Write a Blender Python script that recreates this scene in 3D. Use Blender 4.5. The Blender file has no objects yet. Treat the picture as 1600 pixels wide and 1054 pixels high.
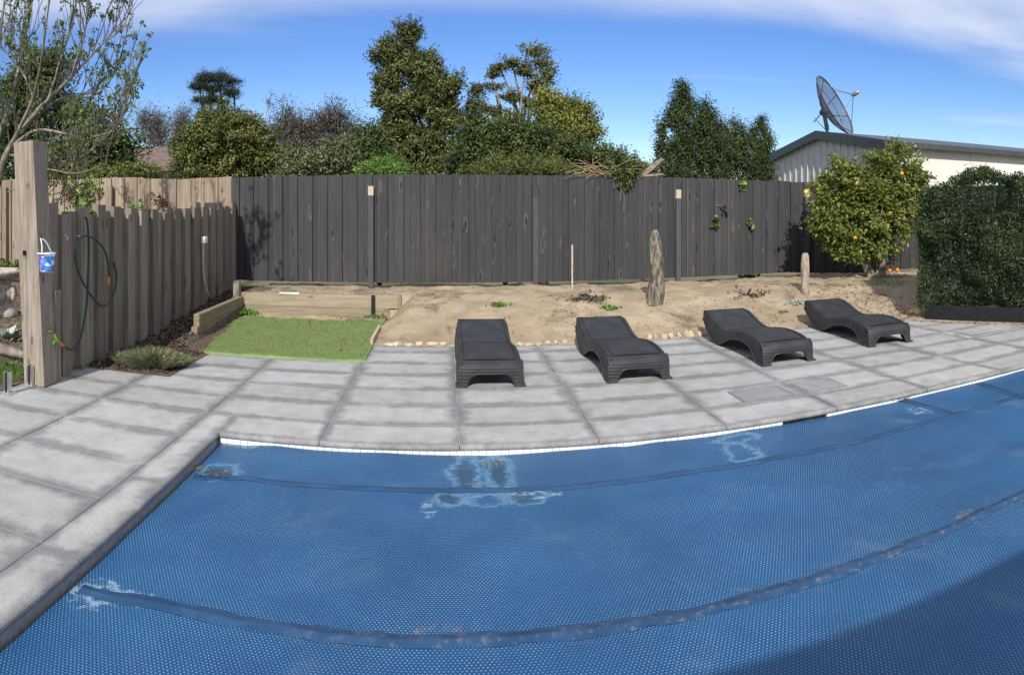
import bpy, math, random
import numpy as np
from mathutils import Vector, Matrix, noise as mnoise
random.seed(7); rng = np.random.default_rng(11)
R = math.radians
scene = bpy.context.scene
C = scene.collection

# ------------------------------------------------------------------ camera (the photograph is a phone sweep panorama: cylindrical lens)
F, X0, YH, EYE = 1063.0, 697.0, 324.0, 1.6      # photo pixels per radian, column of the pool normal, horizon row, eye height
cam_d = bpy.data.cameras.new('camera'); cam = bpy.data.objects.new('camera', cam_d); C.objects.link(cam)
cam_d.type = 'PANO'; cam_d.panorama_type = 'CENTRAL_CYLINDRICAL'
um, uM = (0 - X0) / F, (1600 - X0) / F
yaw = (um + uM) / 2
cam_d.central_cylindrical_range_u_min = um - yaw; cam_d.central_cylindrical_range_u_max = uM - yaw
cam_d.central_cylindrical_range_v_min = -(1054 - YH) / F; cam_d.central_cylindrical_range_v_max = YH / F
cam_d.central_cylindrical_radius = 1.0
cam_d.clip_start = 0.05; cam_d.clip_end = 5000
cam.location = (0, 0, EYE); cam.rotation_euler = (R(90), 0, -yaw)
scene.camera = cam

# ------------------------------------------------------------------ light
SUN = Vector((0.16, 1.0, -0.76)).normalized()     # direction the light travels
elev = math.asin(-SUN.z); azim = math.atan2(-SUN.x, -SUN.y)
sd = bpy.data.lights.new('sun', 'SUN'); sd.energy = 4.7; sd.angle = R(0.53); sd.color = (1, 0.955, 0.88)
so = bpy.data.objects.new('sun', sd); C.objects.link(so)
so.rotation_euler = SUN.to_track_quat('-Z', 'Y').to_euler(); so.location = (-3, -12, 12)
w = bpy.data.worlds.new('World'); scene.world = w; w.use_nodes = True
wt = w.node_tree; wt.nodes.clear()
def wn(t, **k):
    n = wt.nodes.new(t)
    for a, b in k.items(): setattr(n, a, b)
    return n
sky = wn('ShaderNodeTexSky', sky_type='NISHITA', sun_disc=False)
sky.sun_elevation = elev; sky.sun_rotation = azim; sky.altitude = 0; sky.air_density = 1.0; sky.dust_density = 0.25; sky.ozone_density = 4.0
bg = wn('ShaderNodeBackground'); bg.inputs['Strength'].default_value = 0.125
wo = wn('ShaderNodeOutputWorld')
# thin cirrus on a high cloud plane
geo = wn('ShaderNodeNewGeometry'); sep = wn('ShaderNodeSeparateXYZ')
tc = wn('ShaderNodeTexCoord'); wt.links.new(tc.outputs['Generated'], sep.inputs[0])
def wm(op, a, b=None, c=None):
    n = wn('ShaderNodeMath', operation=op)
    for i, v in enumerate((a, b, c)):
        if v is None: continue
        if isinstance(v, (int, float)): n.inputs[i].default_value = v
        else: wt.links.new(v, n.inputs[i])
    return n.outputs[0]
zc = wm('MAXIMUM', sep.outputs[2], 0.03)
px_, py_ = wm('DIVIDE', sep.outputs[0], zc), wm('DIVIDE', sep.outputs[1], zc)
cmb = wn('ShaderNodeCombineXYZ'); wt.links.new(wm('MULTIPLY', px_, 0.42), cmb.inputs[0]); wt.links.new(wm('MULTIPLY_ADD', py_, 1.0, wm('MULTIPLY', px_, 0.1)), cmb.inputs[1])
nz = wn('ShaderNodeTexNoise'); nz.inputs['Scale'].default_value = 0.55; nz.inputs['Detail'].default_value = 8; nz.inputs['Roughness'].default_value = 0.55; nz.inputs['Distortion'].default_value = 0.5
wt.links.new(cmb.outputs[0], nz.inputs['Vector'])
front = wn('ShaderNodeMapRange', interpolation_type='SMOOTHSTEP')   # the cloud sheet ends along a front that runs left to right
wt.links.new(wm('MULTIPLY_ADD', px_, -0.02, py_), front.inputs[0])
front.inputs[1].default_value = 4.0; front.inputs[2].default_value = 2.6; front.inputs[3].default_value = 0.0; front.inputs[4].default_value = 0.36
ml = wn('ShaderNodeMapRange', interpolation_type='SMOOTHSTEP')
wt.links.new(wm('ADD', nz.outputs['Fac'], front.outputs[0]), ml.inputs[0])
ml.inputs[1].default_value = 0.54; ml.inputs[2].default_value = 1.0; ml.inputs[3].default_value = 0; ml.inputs[4].default_value = 0.85
mixc = wn('ShaderNodeMix', data_type='RGBA'); wt.links.new(ml.outputs[0], mixc.inputs[0])
hsv = wn('ShaderNodeHueSaturation'); hsv.inputs['Hue'].default_value = 0.515; hsv.inputs['Saturation'].default_value = 1.22; hsv.inputs['Value'].default_value = 1.15
wt.links.new(sky.outputs[0], hsv.inputs['Color'])
wt.links.new(hsv.outputs[0], mixc.inputs[6]); mixc.inputs[7].default_value = (7.4, 7.7, 8.3, 1)
wt.links.new(mixc.outputs[2], bg.inputs[0]); wt.links.new(bg.outputs[0], wo.inputs[0])
scene.view_settings.view_transform = 'Standard'; scene.view_settings.look = 'None'
scene.view_settings.gamma = 1; scene.view_settings.use_curve_mapping = False
scene.view_settings.exposure = 0.0
scene.cycles.max_bounces = 6; scene.cycles.use_denoising = True

# ------------------------------------------------------------------ helpers
def P(x, y, z=0.0):                       # photo pixel -> point on the level z
    th = (x - X0) / F; r = (EYE - z) / ((y - YH) / F)
    return Vector((r * math.sin(th), r * math.cos(th), z))
def PD(x, y, Y):                          # photo pixel -> point at depth Y
    th = (x - X0) / F; r = Y / math.cos(th)
    return Vector((Y * math.tan(th), Y, EYE - (y - YH) / F * r))
def PX(x, y, X):                          # photo pixel -> point on the plane X
    th = (x - X0) / F; r = X / math.sin(th)
    return Vector((X, r * math.cos(th), EYE - (y - YH) / F * r))
def pxm(x, Y): return Y / math.cos((x - X0) / F) / F      # metres per photo pixel

class MB:
    def __init__(s): s.v = []; s.f = []
    def add(s, vs, fs):
        o = len(s.v); s.v += [tuple(q) for q in vs]; s.f += [tuple(i + o for i in f) for f in fs]
    def box(s, c, size, M=None, ch=0.0):
        hx, hy, hz = size[0] / 2, size[1] / 2, size[2] / 2
        vs = [Vector((a * hx, b * hy, d * hz)) for d in (-1, 1) for b in (-1, 1) for a in (-1, 1)]
        if ch:
            vs = vs[:4] + [Vector((a * (hx - ch), b * (hy - ch), hz)) for b in (-1, 1) for a in (-1, 1)]
            vs += [Vector((a * hx, b * hy, hz - ch)) for b in (-1, 1) for a in (-1, 1)]
        if M: vs = [M @ q for q in vs]
        vs = [q + Vector(c) for q in vs]
        if ch: fs = [(0, 2, 3, 1), (4, 5, 7, 6), (0, 1, 9, 8), (1, 3, 11, 9), (3, 2, 10, 11), (2, 0, 8, 10), (8, 9, 5, 4), (9, 11, 7, 5), (11, 10, 6, 7), (10, 8, 4, 6)]
        else: fs = [(0, 2, 3, 1), (4, 5, 7, 6), (0, 1, 5, 4), (1, 3, 7, 5), (3, 2, 6, 7), (2, 0, 4, 6)]
        s.add(vs, fs); return s
    def tube(s, pts, rad, n=6, cap=True):
        pts = [Vector(p) for p in pts]
        if isinstance(rad, (int, float)): rad = [rad] * len(pts)
        vs = []; fs = []; up = None
        for i, p in enumerate(pts):
            t = (pts[min(i + 1, len(pts) - 1)] - pts[max(i - 1, 0)])
            t = t.normalized() if t.length > 1e-9 else Vector((0, 0, 1))
            if up is None: up = t.orthogonal().normalized()
            up = (up - t * up.dot(t)); up = up.normalized() if up.length > 1e-6 else t.orthogonal().normalized()
            b = t.cross(up)
            for k in range(n):
                a = 2 * math.pi * k / n
                vs.append(p + (up * math.cos(a) + b * math.sin(a)) * rad[i])
        for i in range(len(pts) - 1):
            for k in range(n):
                fs.append((i * n + k, i * n + (k + 1) % n, (i + 1) * n + (k + 1) % n, (i + 1) * n + k))
        if cap:
            fs.append(tuple(range(n))[::-1]); fs.append(tuple((len(pts) - 1) * n + k for k in range(n)))
        s.add(vs, fs); return s
    def lathe(s, prof, c=(0, 0, 0), n=20):
        vs = []; fs = []
        for r, z in prof:
            for k in range(n):
                a = 2 * math.pi * k / n; vs.append((c[0] + r * math.cos(a), c[1] + r * math.sin(a), c[2] + z))
        for i in range(len(prof) - 1):
            for k in range(n): fs.append((i * n + k, i * n + (k + 1) % n, (i + 1) * n + (k + 1) % n, (i + 1) * n + k))
        s.add(vs, fs); return s
    def grid(s, x0, x1, y0, y1, nx, ny, fn):
        vs = [(x0 + (x1 - x0) * i / nx, y0 + (y1 - y0) * j / ny) for j in range(ny + 1) for i in range(nx + 1)]
        s.add([(x, y, fn(x, y)) for x, y in vs], [(j * (nx + 1) + i, j * (nx + 1) + i + 1, (j + 1) * (nx + 1) + i + 1, (j + 1) * (nx + 1) + i) for j in range(ny) for i in range(nx)])
        return s
    def rock(s, c, r, seed, flat=0.7):
        import bmesh
        bm = bmesh.new(); bmesh.ops.create_icosphere(bm, subdivisions=2, radius=1)
        vs = []
        for q in bm.verts:
            d = 1 + 0.35 * mnoise.noise(q.co * 1.3 + Vector((seed, 0, 0))) + 0.12 * mnoise.noise(q.co * 4 + Vector((0, seed, 0)))
            vs.append(Vector(c) + Vector((q.co.x * r[0], q.co.y * r[1], q.co.z * r[2])) * d)
        s.add(vs, [tuple(v.index for v in f.verts) for f in bm.faces]); bm.free(); return s
    def mesh(s, name, smooth=False):
        me = bpy.data.meshes.new(name); me.from_pydata(s.v, [], s.f); me.update()
        if smooth: me.polygons.foreach_set('use_smooth', [True] * len(me.polygons))
        return me

WL = {}
def link(o, parent=None, local=False):
    C.objects.link(o)
    if parent is not None:
        o.parent = parent
        if not local:
            o.matrix_parent_inverse = Matrix.Translation(-WL.get(parent, Vector((0, 0, 0))))
    WL[o] = Vector((0, 0, 0))
    return o
def obj(name, mb, m, parent=None, smooth=False, local=False):
    me = mb.mesh(name, smooth) if isinstance(mb, MB) else mb
    if m is not None and not me.materials: me.materials.append(m)
    return link(bpy.data.objects.new(name, me), parent, local)
def tag(o, label, cat, group=None):
    o['label'] = label; o['category'] = cat
    if group: o['group'] = group
    return o
def thing(name, label, cat, loc=(0, 0, 0), group=None, rz=0):
    o = bpy.data.objects.new(name, None); o.empty_display_size = .1; C.objects.link(o)
    o.location = loc; o.rotation_euler = (0, 0, rz); WL[o] = Vector(loc)
    return tag(o, label, cat, group)
def struct(o): o['kind'] = 'structure'; return o
def stuff(o): o['kind'] = 'stuff'; return o
def inst(name, me, loc, parent, rot=(0, 0, 0), scale=(1, 1, 1)):      # a piece that shares its mesh
    o = bpy.data.objects.new(name, me); o.location = loc; o.rotation_euler = rot; o.scale = scale
    return link(o, parent)

# ------------------------------------------------------------------ materials
def newmat(name):
    m = bpy.data.materials.new(name); m.use_nodes = True; nt = m.node_tree
    return m, nt, nt.nodes['Principled BSDF']
def glassmat(name, col, alpha):
    m, nt, b = newmat(name); b.inputs['Base Color'].default_value = (*col, 1); b.inputs['Roughness'].default_value = .15; b.inputs['Alpha'].default_value = alpha; return m
class G:
    """tiny node graph helper"""
    def __init__(s, nt): s.nt = nt
    def n(s, t, ins=None, **k):
        q = s.nt.nodes.new(t)
        for a, b in k.items(): setattr(q, a, b)
        for a, b in (ins or {}).items(): s.set(q, a, b)
        return q
    def set(s, q, a, b):
        if isinstance(b, bpy.types.NodeSocket): s.nt.links.new(b, q.inputs[a])
        else: q.inputs[a].default_value = b
    def math(s, op, a, b=None, c=None, clamp=False):
        q = s.n('ShaderNodeMath', operation=op, use_clamp=clamp)
        for i, v in enumerate((a, b, c)):
            if v is not None: s.set(q, i, v)
        return q.outputs[0]
    def vec(s, op, a, b=None):
        q = s.n('ShaderNodeVectorMath', operation=op); s.set(q, 0, a)
        if b is not None: s.set(q, 1, b)
        return q
    def noise(s, vec, scale, detail=4, rough=.55, dist=0.0):
        q = s.n('ShaderNodeTexNoise', {'Vector': vec, 'Scale': scale, 'Detail': detail, 'Roughness': rough, 'Distortion': dist}); return q.outputs['Fac']
    def mix(s, f, a, b):
        q = s.n('ShaderNodeMix', data_type='RGBA'); s.set(q, 0, f)
        s.set(q, 6, a if isinstance(a, bpy.types.NodeSocket) else (*a, 1)); s.set(q, 7, b if isinstance(b, bpy.types.NodeSocket) else (*b, 1))
        return q.outputs[2]
    def rng(s, v, a, b, c=0.0, d=1.0, smooth=True):
        q = s.n('ShaderNodeMapRange', {0: v, 1: a, 2: b, 3: c, 4: d}); q.interpolation_type = 'SMOOTHSTEP' if smooth else 'LINEAR'
        return q.outputs[0]
    def bump(s, h, strength=.5, dist=.01, normal=None):
        q = s.n('ShaderNodeBump', {'Height': h, 'Strength': strength, 'Distance': dist})
        if normal is not None: s.set(q, 'Normal', normal)
        return q.outputs[0]
    def coord(s, kind='Object', scale=(1, 1, 1)):
        q = s.n('ShaderNodeTexCoord'); mp = s.n('ShaderNodeMapping', {'Vector': q.outputs[kind], 'Scale': scale}); return mp.outputs[0]
    def pos(s, scale=(1, 1, 1)):
        q = s.n('ShaderNodeNewGeometry'); mp = s.n('ShaderNodeMapping', {'Vector': q.outputs['Position'], 'Scale': scale}); return mp.outputs[0]
    def objrand(s): return s.n('ShaderNodeObjectInfo').outputs['Random']
    def attr(s, name): return s.n('ShaderNodeAttribute', attribute_name=name).outputs['Fac']
def nmat(name, c1, c2, scale=8, rough=.8, bump=.3, bscale=60, bdist=.005, stretch=(1, 1, 1), c3=None, spec=.3, metal=0.0, vary=0.0, coord='pos', lo=.35, hi=.65):
    m, nt, b = newmat(name); g = G(nt)
    v = g.pos(stretch) if coord == 'pos' else g.coord(coord, stretch)
    col = g.mix(g.rng(g.noise(v, scale, 6), lo, hi), c1, c2)
    if c3: col = g.mix(g.rng(g.noise(v, scale * 4.3, 5), .5, .75), col, c3)
    if vary:
        hs = g.n('ShaderNodeHueSaturation', {'Color': col, 'Value': g.rng(g.objrand(), 0, 1, 1 - vary, 1 + vary, False)}); col = hs.outputs[0]
    g.set(b, 'Base Color', col); b.inputs['Roughness'].default_value = rough; b.inputs['Specular IOR Level'].default_value = spec; b.inputs['Metallic'].default_value = metal
    if bump: g.set(b, 'Normal', g.bump(g.noise(v, bscale, 5), bump, bdist))
    return m

def paver_mat(name, c, dirt, speck=.5, dark=1.0):
    m, nt, b = newmat(name); g = G(nt); v = g.pos()
    hs = g.rng(g.objrand(), 0, 1, .9, 1.07, False)
    base = g.mix(g.rng(g.noise(v, 5, 6), .3, .7), tuple(q * .88 for q in c), tuple(q * 1.08 for q in c))
    fine = g.noise(v, 300, 3, .7); mid = g.noise(v, 110, 3, .75)
    base = g.mix(g.rng(mid, .45, .7, 0, .6), base, (.17, .17, .175)); base = g.mix(g.rng(mid, .42, .25, 0, .35), base, (.62, .615, .61))
    base = g.mix(g.rng(fine, .52, .72, 0, speck), base, (.10, .10, .105))
    base = g.mix(g.rng(g.noise(v, 300, 2), .62, .75, 0, speck * .8), base, (.72, .72, .72))
    e = g.attr('edge')
    nn = g.noise(v, 9, 6, .65); n2 = g.noise(v, 2.2, 3)
    d = g.math('ADD', e, g.math('MULTIPLY', g.math('SUBTRACT', nn, .5), 1.7))
    d = g.math('ADD', d, g.math('MULTIPLY', g.math('SUBTRACT', n2, .5), 1.6))
    dm = g.math('MULTIPLY', g.rng(d, 1.05, -.1), dirt)
    dm = g.math('MULTIPLY', dm, g.rng(fine, .3, .6, .65, 1.0))
    col = g.mix(dm, base, (.085, .087, .095))
    rust = g.math('MULTIPLY', g.rng(g.noise(v, 3.1, 5), .6, .75), g.rng(n2, .5, .65, 0, .3))
    col = g.mix(rust, col, (.36, .26, .13))
    hv = g.n('ShaderNodeHueSaturation', {'Color': col, 'Value': g.math('MULTIPLY', hs, dark)})
    g.set(b, 'Base Color', hv.outputs[0]); b.inputs['Roughness'].default_value = .85; b.inputs['Specular IOR Level'].default_value = .25
    g.set(b, 'Normal', g.bump(fine, .35, .003)); return m

def wood_mat(name, c1, c2, knot, pale, axis=2, rough=.85, grain=1.0, vary=.15, palef=.5, edge=False):
    m, nt, b = newmat(name); g = G(nt)
    st = [14, 14, 14]; st[axis] = .9
    loc = g.n('ShaderNodeTexCoord').outputs['Object']
    rnd = g.objrand()
    off = g.n('ShaderNodeCombineXYZ', {0: g.math('MULTIPLY', rnd, 37.0), 1: g.math('MULTIPLY', rnd, 91.0), 2: g.math('MULTIPLY', rnd, 53.0)}).outputs[0]
    vv = g.vec('ADD', loc, off).outputs[0]
    v = g.n('ShaderNodeMapping', {'Vector': vv, 'Scale': st}).outputs[0]
    gr = g.noise(v, 3.2, 7, .62, .35)
    col = g.mix(g.rng(gr, .3, .7), c1, c2)
    sk = [7, 7, 7]; sk[axis] = 3.2
    kv = g.n('ShaderNodeMapping', {'Vector': vv, 'Scale': sk}).outputs[0]
    vo = g.n('ShaderNodeTexVoronoi', {'Vector': kv, 'Scale': 1.0, 'Randomness': 1.0})
    kn = g.math('MULTIPLY', g.rng(vo.outputs['Distance'], .2, .08), g.rng(g.noise(kv, .9, 1), .42, .5))
    col = g.mix(g.math('MULTIPLY', kn, .7), col, knot)
    pf = g.math('MULTIPLY', g.rng(g.noise(v, .8, 5, .7), .6, .78), palef)
    col = g.mix(pf, col, pale)
    if edge:      # raw timber along one worn arris with its sunlit edge painted in, pale ring round some knots
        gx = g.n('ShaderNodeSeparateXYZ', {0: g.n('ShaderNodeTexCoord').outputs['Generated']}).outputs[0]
        ew = g.math('MULTIPLY', g.rng(gx, .07, .03), g.rng(g.math('FRACT', g.math('MULTIPLY', rnd, 7.3)), .45, .5)); ew = g.math('MULTIPLY', ew, g.rng(g.noise(v, .5, 4), .35, .6, .2, .9))
        col = g.mix(ew, col, (.26, .21, .16))
        col = g.mix(g.math('MULTIPLY', g.math('MAXIMUM', g.rng(gx, .035, .015), g.rng(gx, .965, .985)), .75), col, (.009, .009, .01))  # shade of the slots between boards, painted dark along both edges
        slot_shade = g.math('MULTIPLY', g.rng(gx, .95, .99), g.rng(g.math('FRACT', g.math('MULTIPLY', rnd, 3.7)), .3, .35, .3, 1)); col = g.mix(slot_shade, col, (.008, .008, .009))  # stronger slot shade painted on one edge of the board
        kr = g.math('MULTIPLY', g.math('MULTIPLY', g.rng(vo.outputs['Distance'], .3, .2), g.rng(vo.outputs['Distance'], .1, .16)), g.rng(g.noise(kv, 1.7, 2), .5, .6)); col = g.mix(g.math('MULTIPLY', kr, .3), col, (.2, .17, .14))
        br = g.math('MULTIPLY', g.rng(g.noise(g.pos((.8, .8, .5)), 1.1, 5, .65), .5, .72), g.rng(g.noise(v, 2.0, 5, .7), .4, .62)); col = g.mix(g.math('MULTIPLY', br, .28), col, (.13, .1, .075))
    hv = g.n('ShaderNodeHueSaturation', {'Color': col, 'Value': g.rng(rnd, 0, 1, 1 - vary, 1 + vary, False)})
    g.set(b, 'Base Color', hv.outputs[0]); b.inputs['Roughness'].default_value = rough; b.inputs['Specular IOR Level'].default_value = .25
    g.set(b, 'Normal', g.bump(gr, .5 * grain, .004)); return m

def leaf_mat(name, dark, light, tip=None, trans=.25, rough=.5):
    m, nt, b = newmat(name); g = G(nt)
    a = g.attr('rnd')
    col = g.mix(g.rng(a, .1, .9, 0, 1, False), dark, light)
    if tip: col = g.mix(g.rng(a, .72, .98), col, tip)
    g.set(b, 'Base Color', col); b.inputs['Roughness'].default_value = rough; b.inputs['Specular IOR Level'].default_value = .35
    tr = g.n('ShaderNodeBsdfTranslucent', {'Color': col}); mx = g.n('ShaderNodeMixShader', {0: trans, 1: b.outputs[0], 2: tr.outputs[0]})
    nt.links.new(mx.outputs[0], nt.nodes['Material Output'].inputs[0]); return m

M = {}
M['paver'] = paver_mat('paver_stone', (.44, .43, .415), .68, .6)
M['coping'] = paver_mat('coping_stone', (.45, .44, .425), .7, .95)
M['lid'] = paver_mat('skimmer_lid_stone', (.3, .3, .305), .5, .5)
M['bed'] = nmat('joint_sand', (.26, .26, .26), (.55, .54, .53), 6, .95, .4, 200)
M['concrete'] = nmat('concrete', (.42, .41, .4), (.5, .49, .47), 5, .9, .3, 180, c3=(.3, .3, .3))
M['sand'] = None
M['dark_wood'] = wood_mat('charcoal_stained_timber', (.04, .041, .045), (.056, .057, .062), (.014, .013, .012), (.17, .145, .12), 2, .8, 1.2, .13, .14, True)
M['dark_post'] = wood_mat('charcoal_post_timber', (.06, .06, .063), (.085, .085, .088), (.018, .017, .017), (.12, .11, .1), 2, .8, 1.0, .1, .3)
M['raw_wood'] = wood_mat('weathered_paling_timber', (.22, .17, .125), (.36, .29, .22), (.12, .08, .05), (.42, .38, .33), 2, .85, 1.0, .2, .4)
M['sleeper_up'] = wood_mat('grey_weathered_sleeper_timber', (.17, .14, .11), (.30, .255, .21), (.07, .055, .04), (.38, .35, .31), 2, .85, 1.2, .22, .45)
M['sleeper_flat'] = wood_mat('pine_sleeper_timber', (.25, .205, .14), (.36, .3, .215), (.17, .11, .06), (.25, .22, .16), 0, .85, 1.0, .15, .6)
M['sleeper_side'] = wood_mat('pine_sleeper_timber_lengthwise', (.2, .16, .105), (.3, .245, .165), (.15, .1, .06), (.2, .17, .13), 1, .85, 1.0, .15, .6)
M['cap'] = nmat('bare_timber_cap', (.42, .33, .25), (.55, .45, .36), 12, .85, .3, 90)
M['bark'] = nmat('grey_bark', (.16, .13, .10), (.30, .26, .21), 14, .9, .6, 60, .01)
M['bark_dark'] = nmat('dark_bark', (.05, .04, .03), (.12, .1, .08), 10, .9, .6, 50, .01)
M['fig_bark'] = nmat('pale_fig_bark', (.13, .11, .09), (.27, .235, .195), 10, .85, .4, 60, .005)
M['fig_shoot'] = nmat('fig_shoot_bark', (.07, .055, .048), (.16, .135, .115), 10, .85, .3, 60, .004)
M['stump'] = nmat('weathered_stump', (.07, .058, .045), (.30, .255, .205), 30, .95, 1.0, 45, .03, (1, 1, .22), c3=(.04, .035, .03))
M['drift'] = nmat('pale_weathered_log', (.30, .24, .18), (.5, .43, .35), 22, .95, .9, 40, .02, (1, 1, .25), c3=(.10, .075, .055))
M['mulch'] = nmat('bark_mulch', (.05, .036, .026), (.16, .12, .085), 26, .95, 1.0, 50, .02, c3=(.24, .19, .14))
M['soil'] = nmat('garden_soil', (.08, .06, .042), (.2, .155, .11), 10, .95, .8, 60, .015, c3=(.28, .23, .16))
M['stone'] = nmat('sandstone', (.42, .33, .22), (.58, .48, .34), 7, .9, .4, 60, .006, c3=(.42, .31, .2))
M['white_tile'] = nmat('white_glazed_tile', (.72, .76, .78), (.8, .83, .84), 20, .25, 0, spec=.5)
M['grout'] = nmat('pool_grout', (.3, .32, .34), (.42, .43, .44), 30, .9, .2)
M['black'] = nmat('black_plastic', (.012, .012, .013), (.02, .02, .021), 20, .5, .1)
M['steel'] = nmat('brushed_stainless_steel', (.62, .62, .62), (.72, .72, .72), 60, .3, .05, 200, metal=1.0, spec=.5)
M['galv'] = nmat('galvanised_metal', (.3, .31, .33), (.4, .41, .43), 20, .45, .05, metal=.7)
M['dishgrey'] = nmat('dark_mesh_metal', (.05, .055, .065), (.08, .085, .1), 20, .5, 0, metal=.3)
M['trim'] = nmat('dark_grey_steel_trim', (.045, .055, .062), (.06, .07, .078), 4, .45, .05)
M['ribbed'] = nmat('pale_grey_steel_cladding', (.48, .48, .47), (.53, .53, .52), 2, .5, 0, vary=.03)
M['cream'] = nmat('cream_sheet_wall', (.66, .63, .57), (.72, .69, .63), 1.2, .75, .05, vary=.02)
M['rooftile'] = nmat('brown_roof_tile', (.12, .085, .065), (.2, .15, .12), 6, .85, .3)
M['brick'] = nmat('house_render', (.5, .46, .4), (.56, .52, .46), 3, .9, .1)
M['perf'] = glassmat('perforated_dark_mesh', (.05, .055, .065), .62); M['perf'].node_tree.nodes['Principled BSDF'].inputs['Roughness'].default_value = .6
M['hose'] = nmat('dark_green_hose', (.008, .045, .035), (.014, .065, .05), 20, .4, 0, spec=.5)
M['lime'] = nmat('lime_green_plastic', (.35, .6, .05), (.4, .65, .08), 20, .4, 0)
M['orange_p'] = nmat('orange_plastic', (.55, .2, .08), (.62, .26, .1), 20, .4, 0)
M['brass'] = nmat('brass', (.4, .3, .14), (.5, .38, .2), 30, .4, 0, metal=.8)
M['beige_p'] = nmat('beige_conduit_plastic', (.55, .42, .35), (.62, .5, .42), 10, .6, 0)
M['white_p'] = nmat('white_plastic', (.75, .75, .74), (.8, .8, .8), 10, .5, 0)
M['paper'] = nmat('white_board', (.78, .78, .82), (.82, .82, .85), 30, .7, 0)
M['orange_f'] = nmat('orange_peel', (.72, .26, .015), (.8, .36, .03), 30, .5, .3, 300, .002)
M['lemon_f'] = nmat('yellow_peel', (.8, .5, .02), (.85, .58, .04), 30, .5, .3, 300, .002)
M['concrete_old'] = nmat('old_cast_concrete', (.36, .33, .27), (.55, .51, .43), 14, .95, .5, 70, .008, c3=(.2, .18, .14))
M['dead'] = nmat('dead_vine', (.24, .17, .1), (.4, .3, .19), 20, .9, 0)
# sand with darker organic patches
m, nt, b = newmat('dry_sand'); g = G(nt); v = g.pos()
col = g.mix(g.rng(g.noise(v, 2.2, 6), .35, .65), (.39, .305, .205), (.52, .42, .295))
col = g.mix(g.rng(g.noise(v, 30, 5, .7), .5, .75, 0, .5), col, (.33, .25, .16))
col = g.mix(g.math('MULTIPLY', g.rng(g.noise(v, 1.3, 6, .65, .6), .53, .66), g.rng(g.noise(v, 45, 4, .7), .38, .58, .15, .95)), col, (.13, .1, .07))
g.set(b, 'Base Color', col); b.inputs['Roughness'].default_value = .95; b.inputs['Specular IOR Level'].default_value = .1
g.set(b, 'Normal', g.bump(g.noise(v, 38, 8, .7), .95, .04)); M['sand'] = m
m, nt, b = newmat('outer_ground'); g = G(nt); v = g.pos()
g.set(b, 'Base Color', g.mix(g.rng(g.noise(v, .4, 6), .4, .6), (.09, .1, .04), (.2, .17, .1))); b.inputs['Roughness'].default_value = .95; M['ground'] = m
m, nt, b = newmat('artificial_turf_backing'); g = G(nt); v = g.pos()
g.set(b, 'Base Color', g.mix(g.rng(g.noise(v, 3, 5), .3, .7), (.15, .24, .075), (.2, .31, .1))); b.inputs['Roughness'].default_value = .9; M['turf'] = m
M['turf_blade'] = leaf_mat('artificial_turf_blade', (.19, .245, .085), (.28, .335, .135), None, .2, .6)
M['grass_blade'] = leaf_mat('tussock_blade', (.13, .18, .09), (.3, .32, .18), (.48, .4, .25), .25)
M['weed'] = leaf_mat('weed_leaf', (.07, .16, .02), (.16, .3, .05), None, .3)
M['litter'] = leaf_mat('dry_leaf', (.06, .04, .025), (.2, .13, .07), (.34, .2, .08), .1, .8)
M['chips'] = leaf_mat('bark_chip', (.04, .028, .02), (.14, .1, .07), (.26, .21, .16), .0, .9)
M['silver'] = leaf_mat('silver_succulent_leaf', (.2, .26, .22), (.42, .47, .42), None, .1)
M['clear'] = glassmat('clear_bucket_plastic', (.7, .8, .9), .45)
m, nt, b = newmat('bucket_print'); g = G(nt); v = g.coord('Object')
vo = g.n('ShaderNodeTexVoronoi', {'Vector': v, 'Scale': 26.0}); rampc = g.n('ShaderNodeValToRGB', {'Fac': g.n('ShaderNodeSeparateColor', {0: vo.outputs['Color']}).outputs[0]})
cr = rampc.color_ramp; cr.interpolation = 'CONSTANT'
for i, (p_, c_) in enumerate(((0, (.03, .16, .55)), (.35, (.05, .3, .75)), (.55, (.6, .2, .35)), (.68, (.1, .1, .45)), (.82, (.65, .75, .85)))):
    e_ = cr.elements[i] if i < 2 else cr.elements.new(p_)
    e_.position = p_; e_.color = (*c_, 1)
g.set(b, 'Base Color', rampc.outputs[0]); b.inputs['Roughness'].default_value = .4; M['print'] = m
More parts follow.
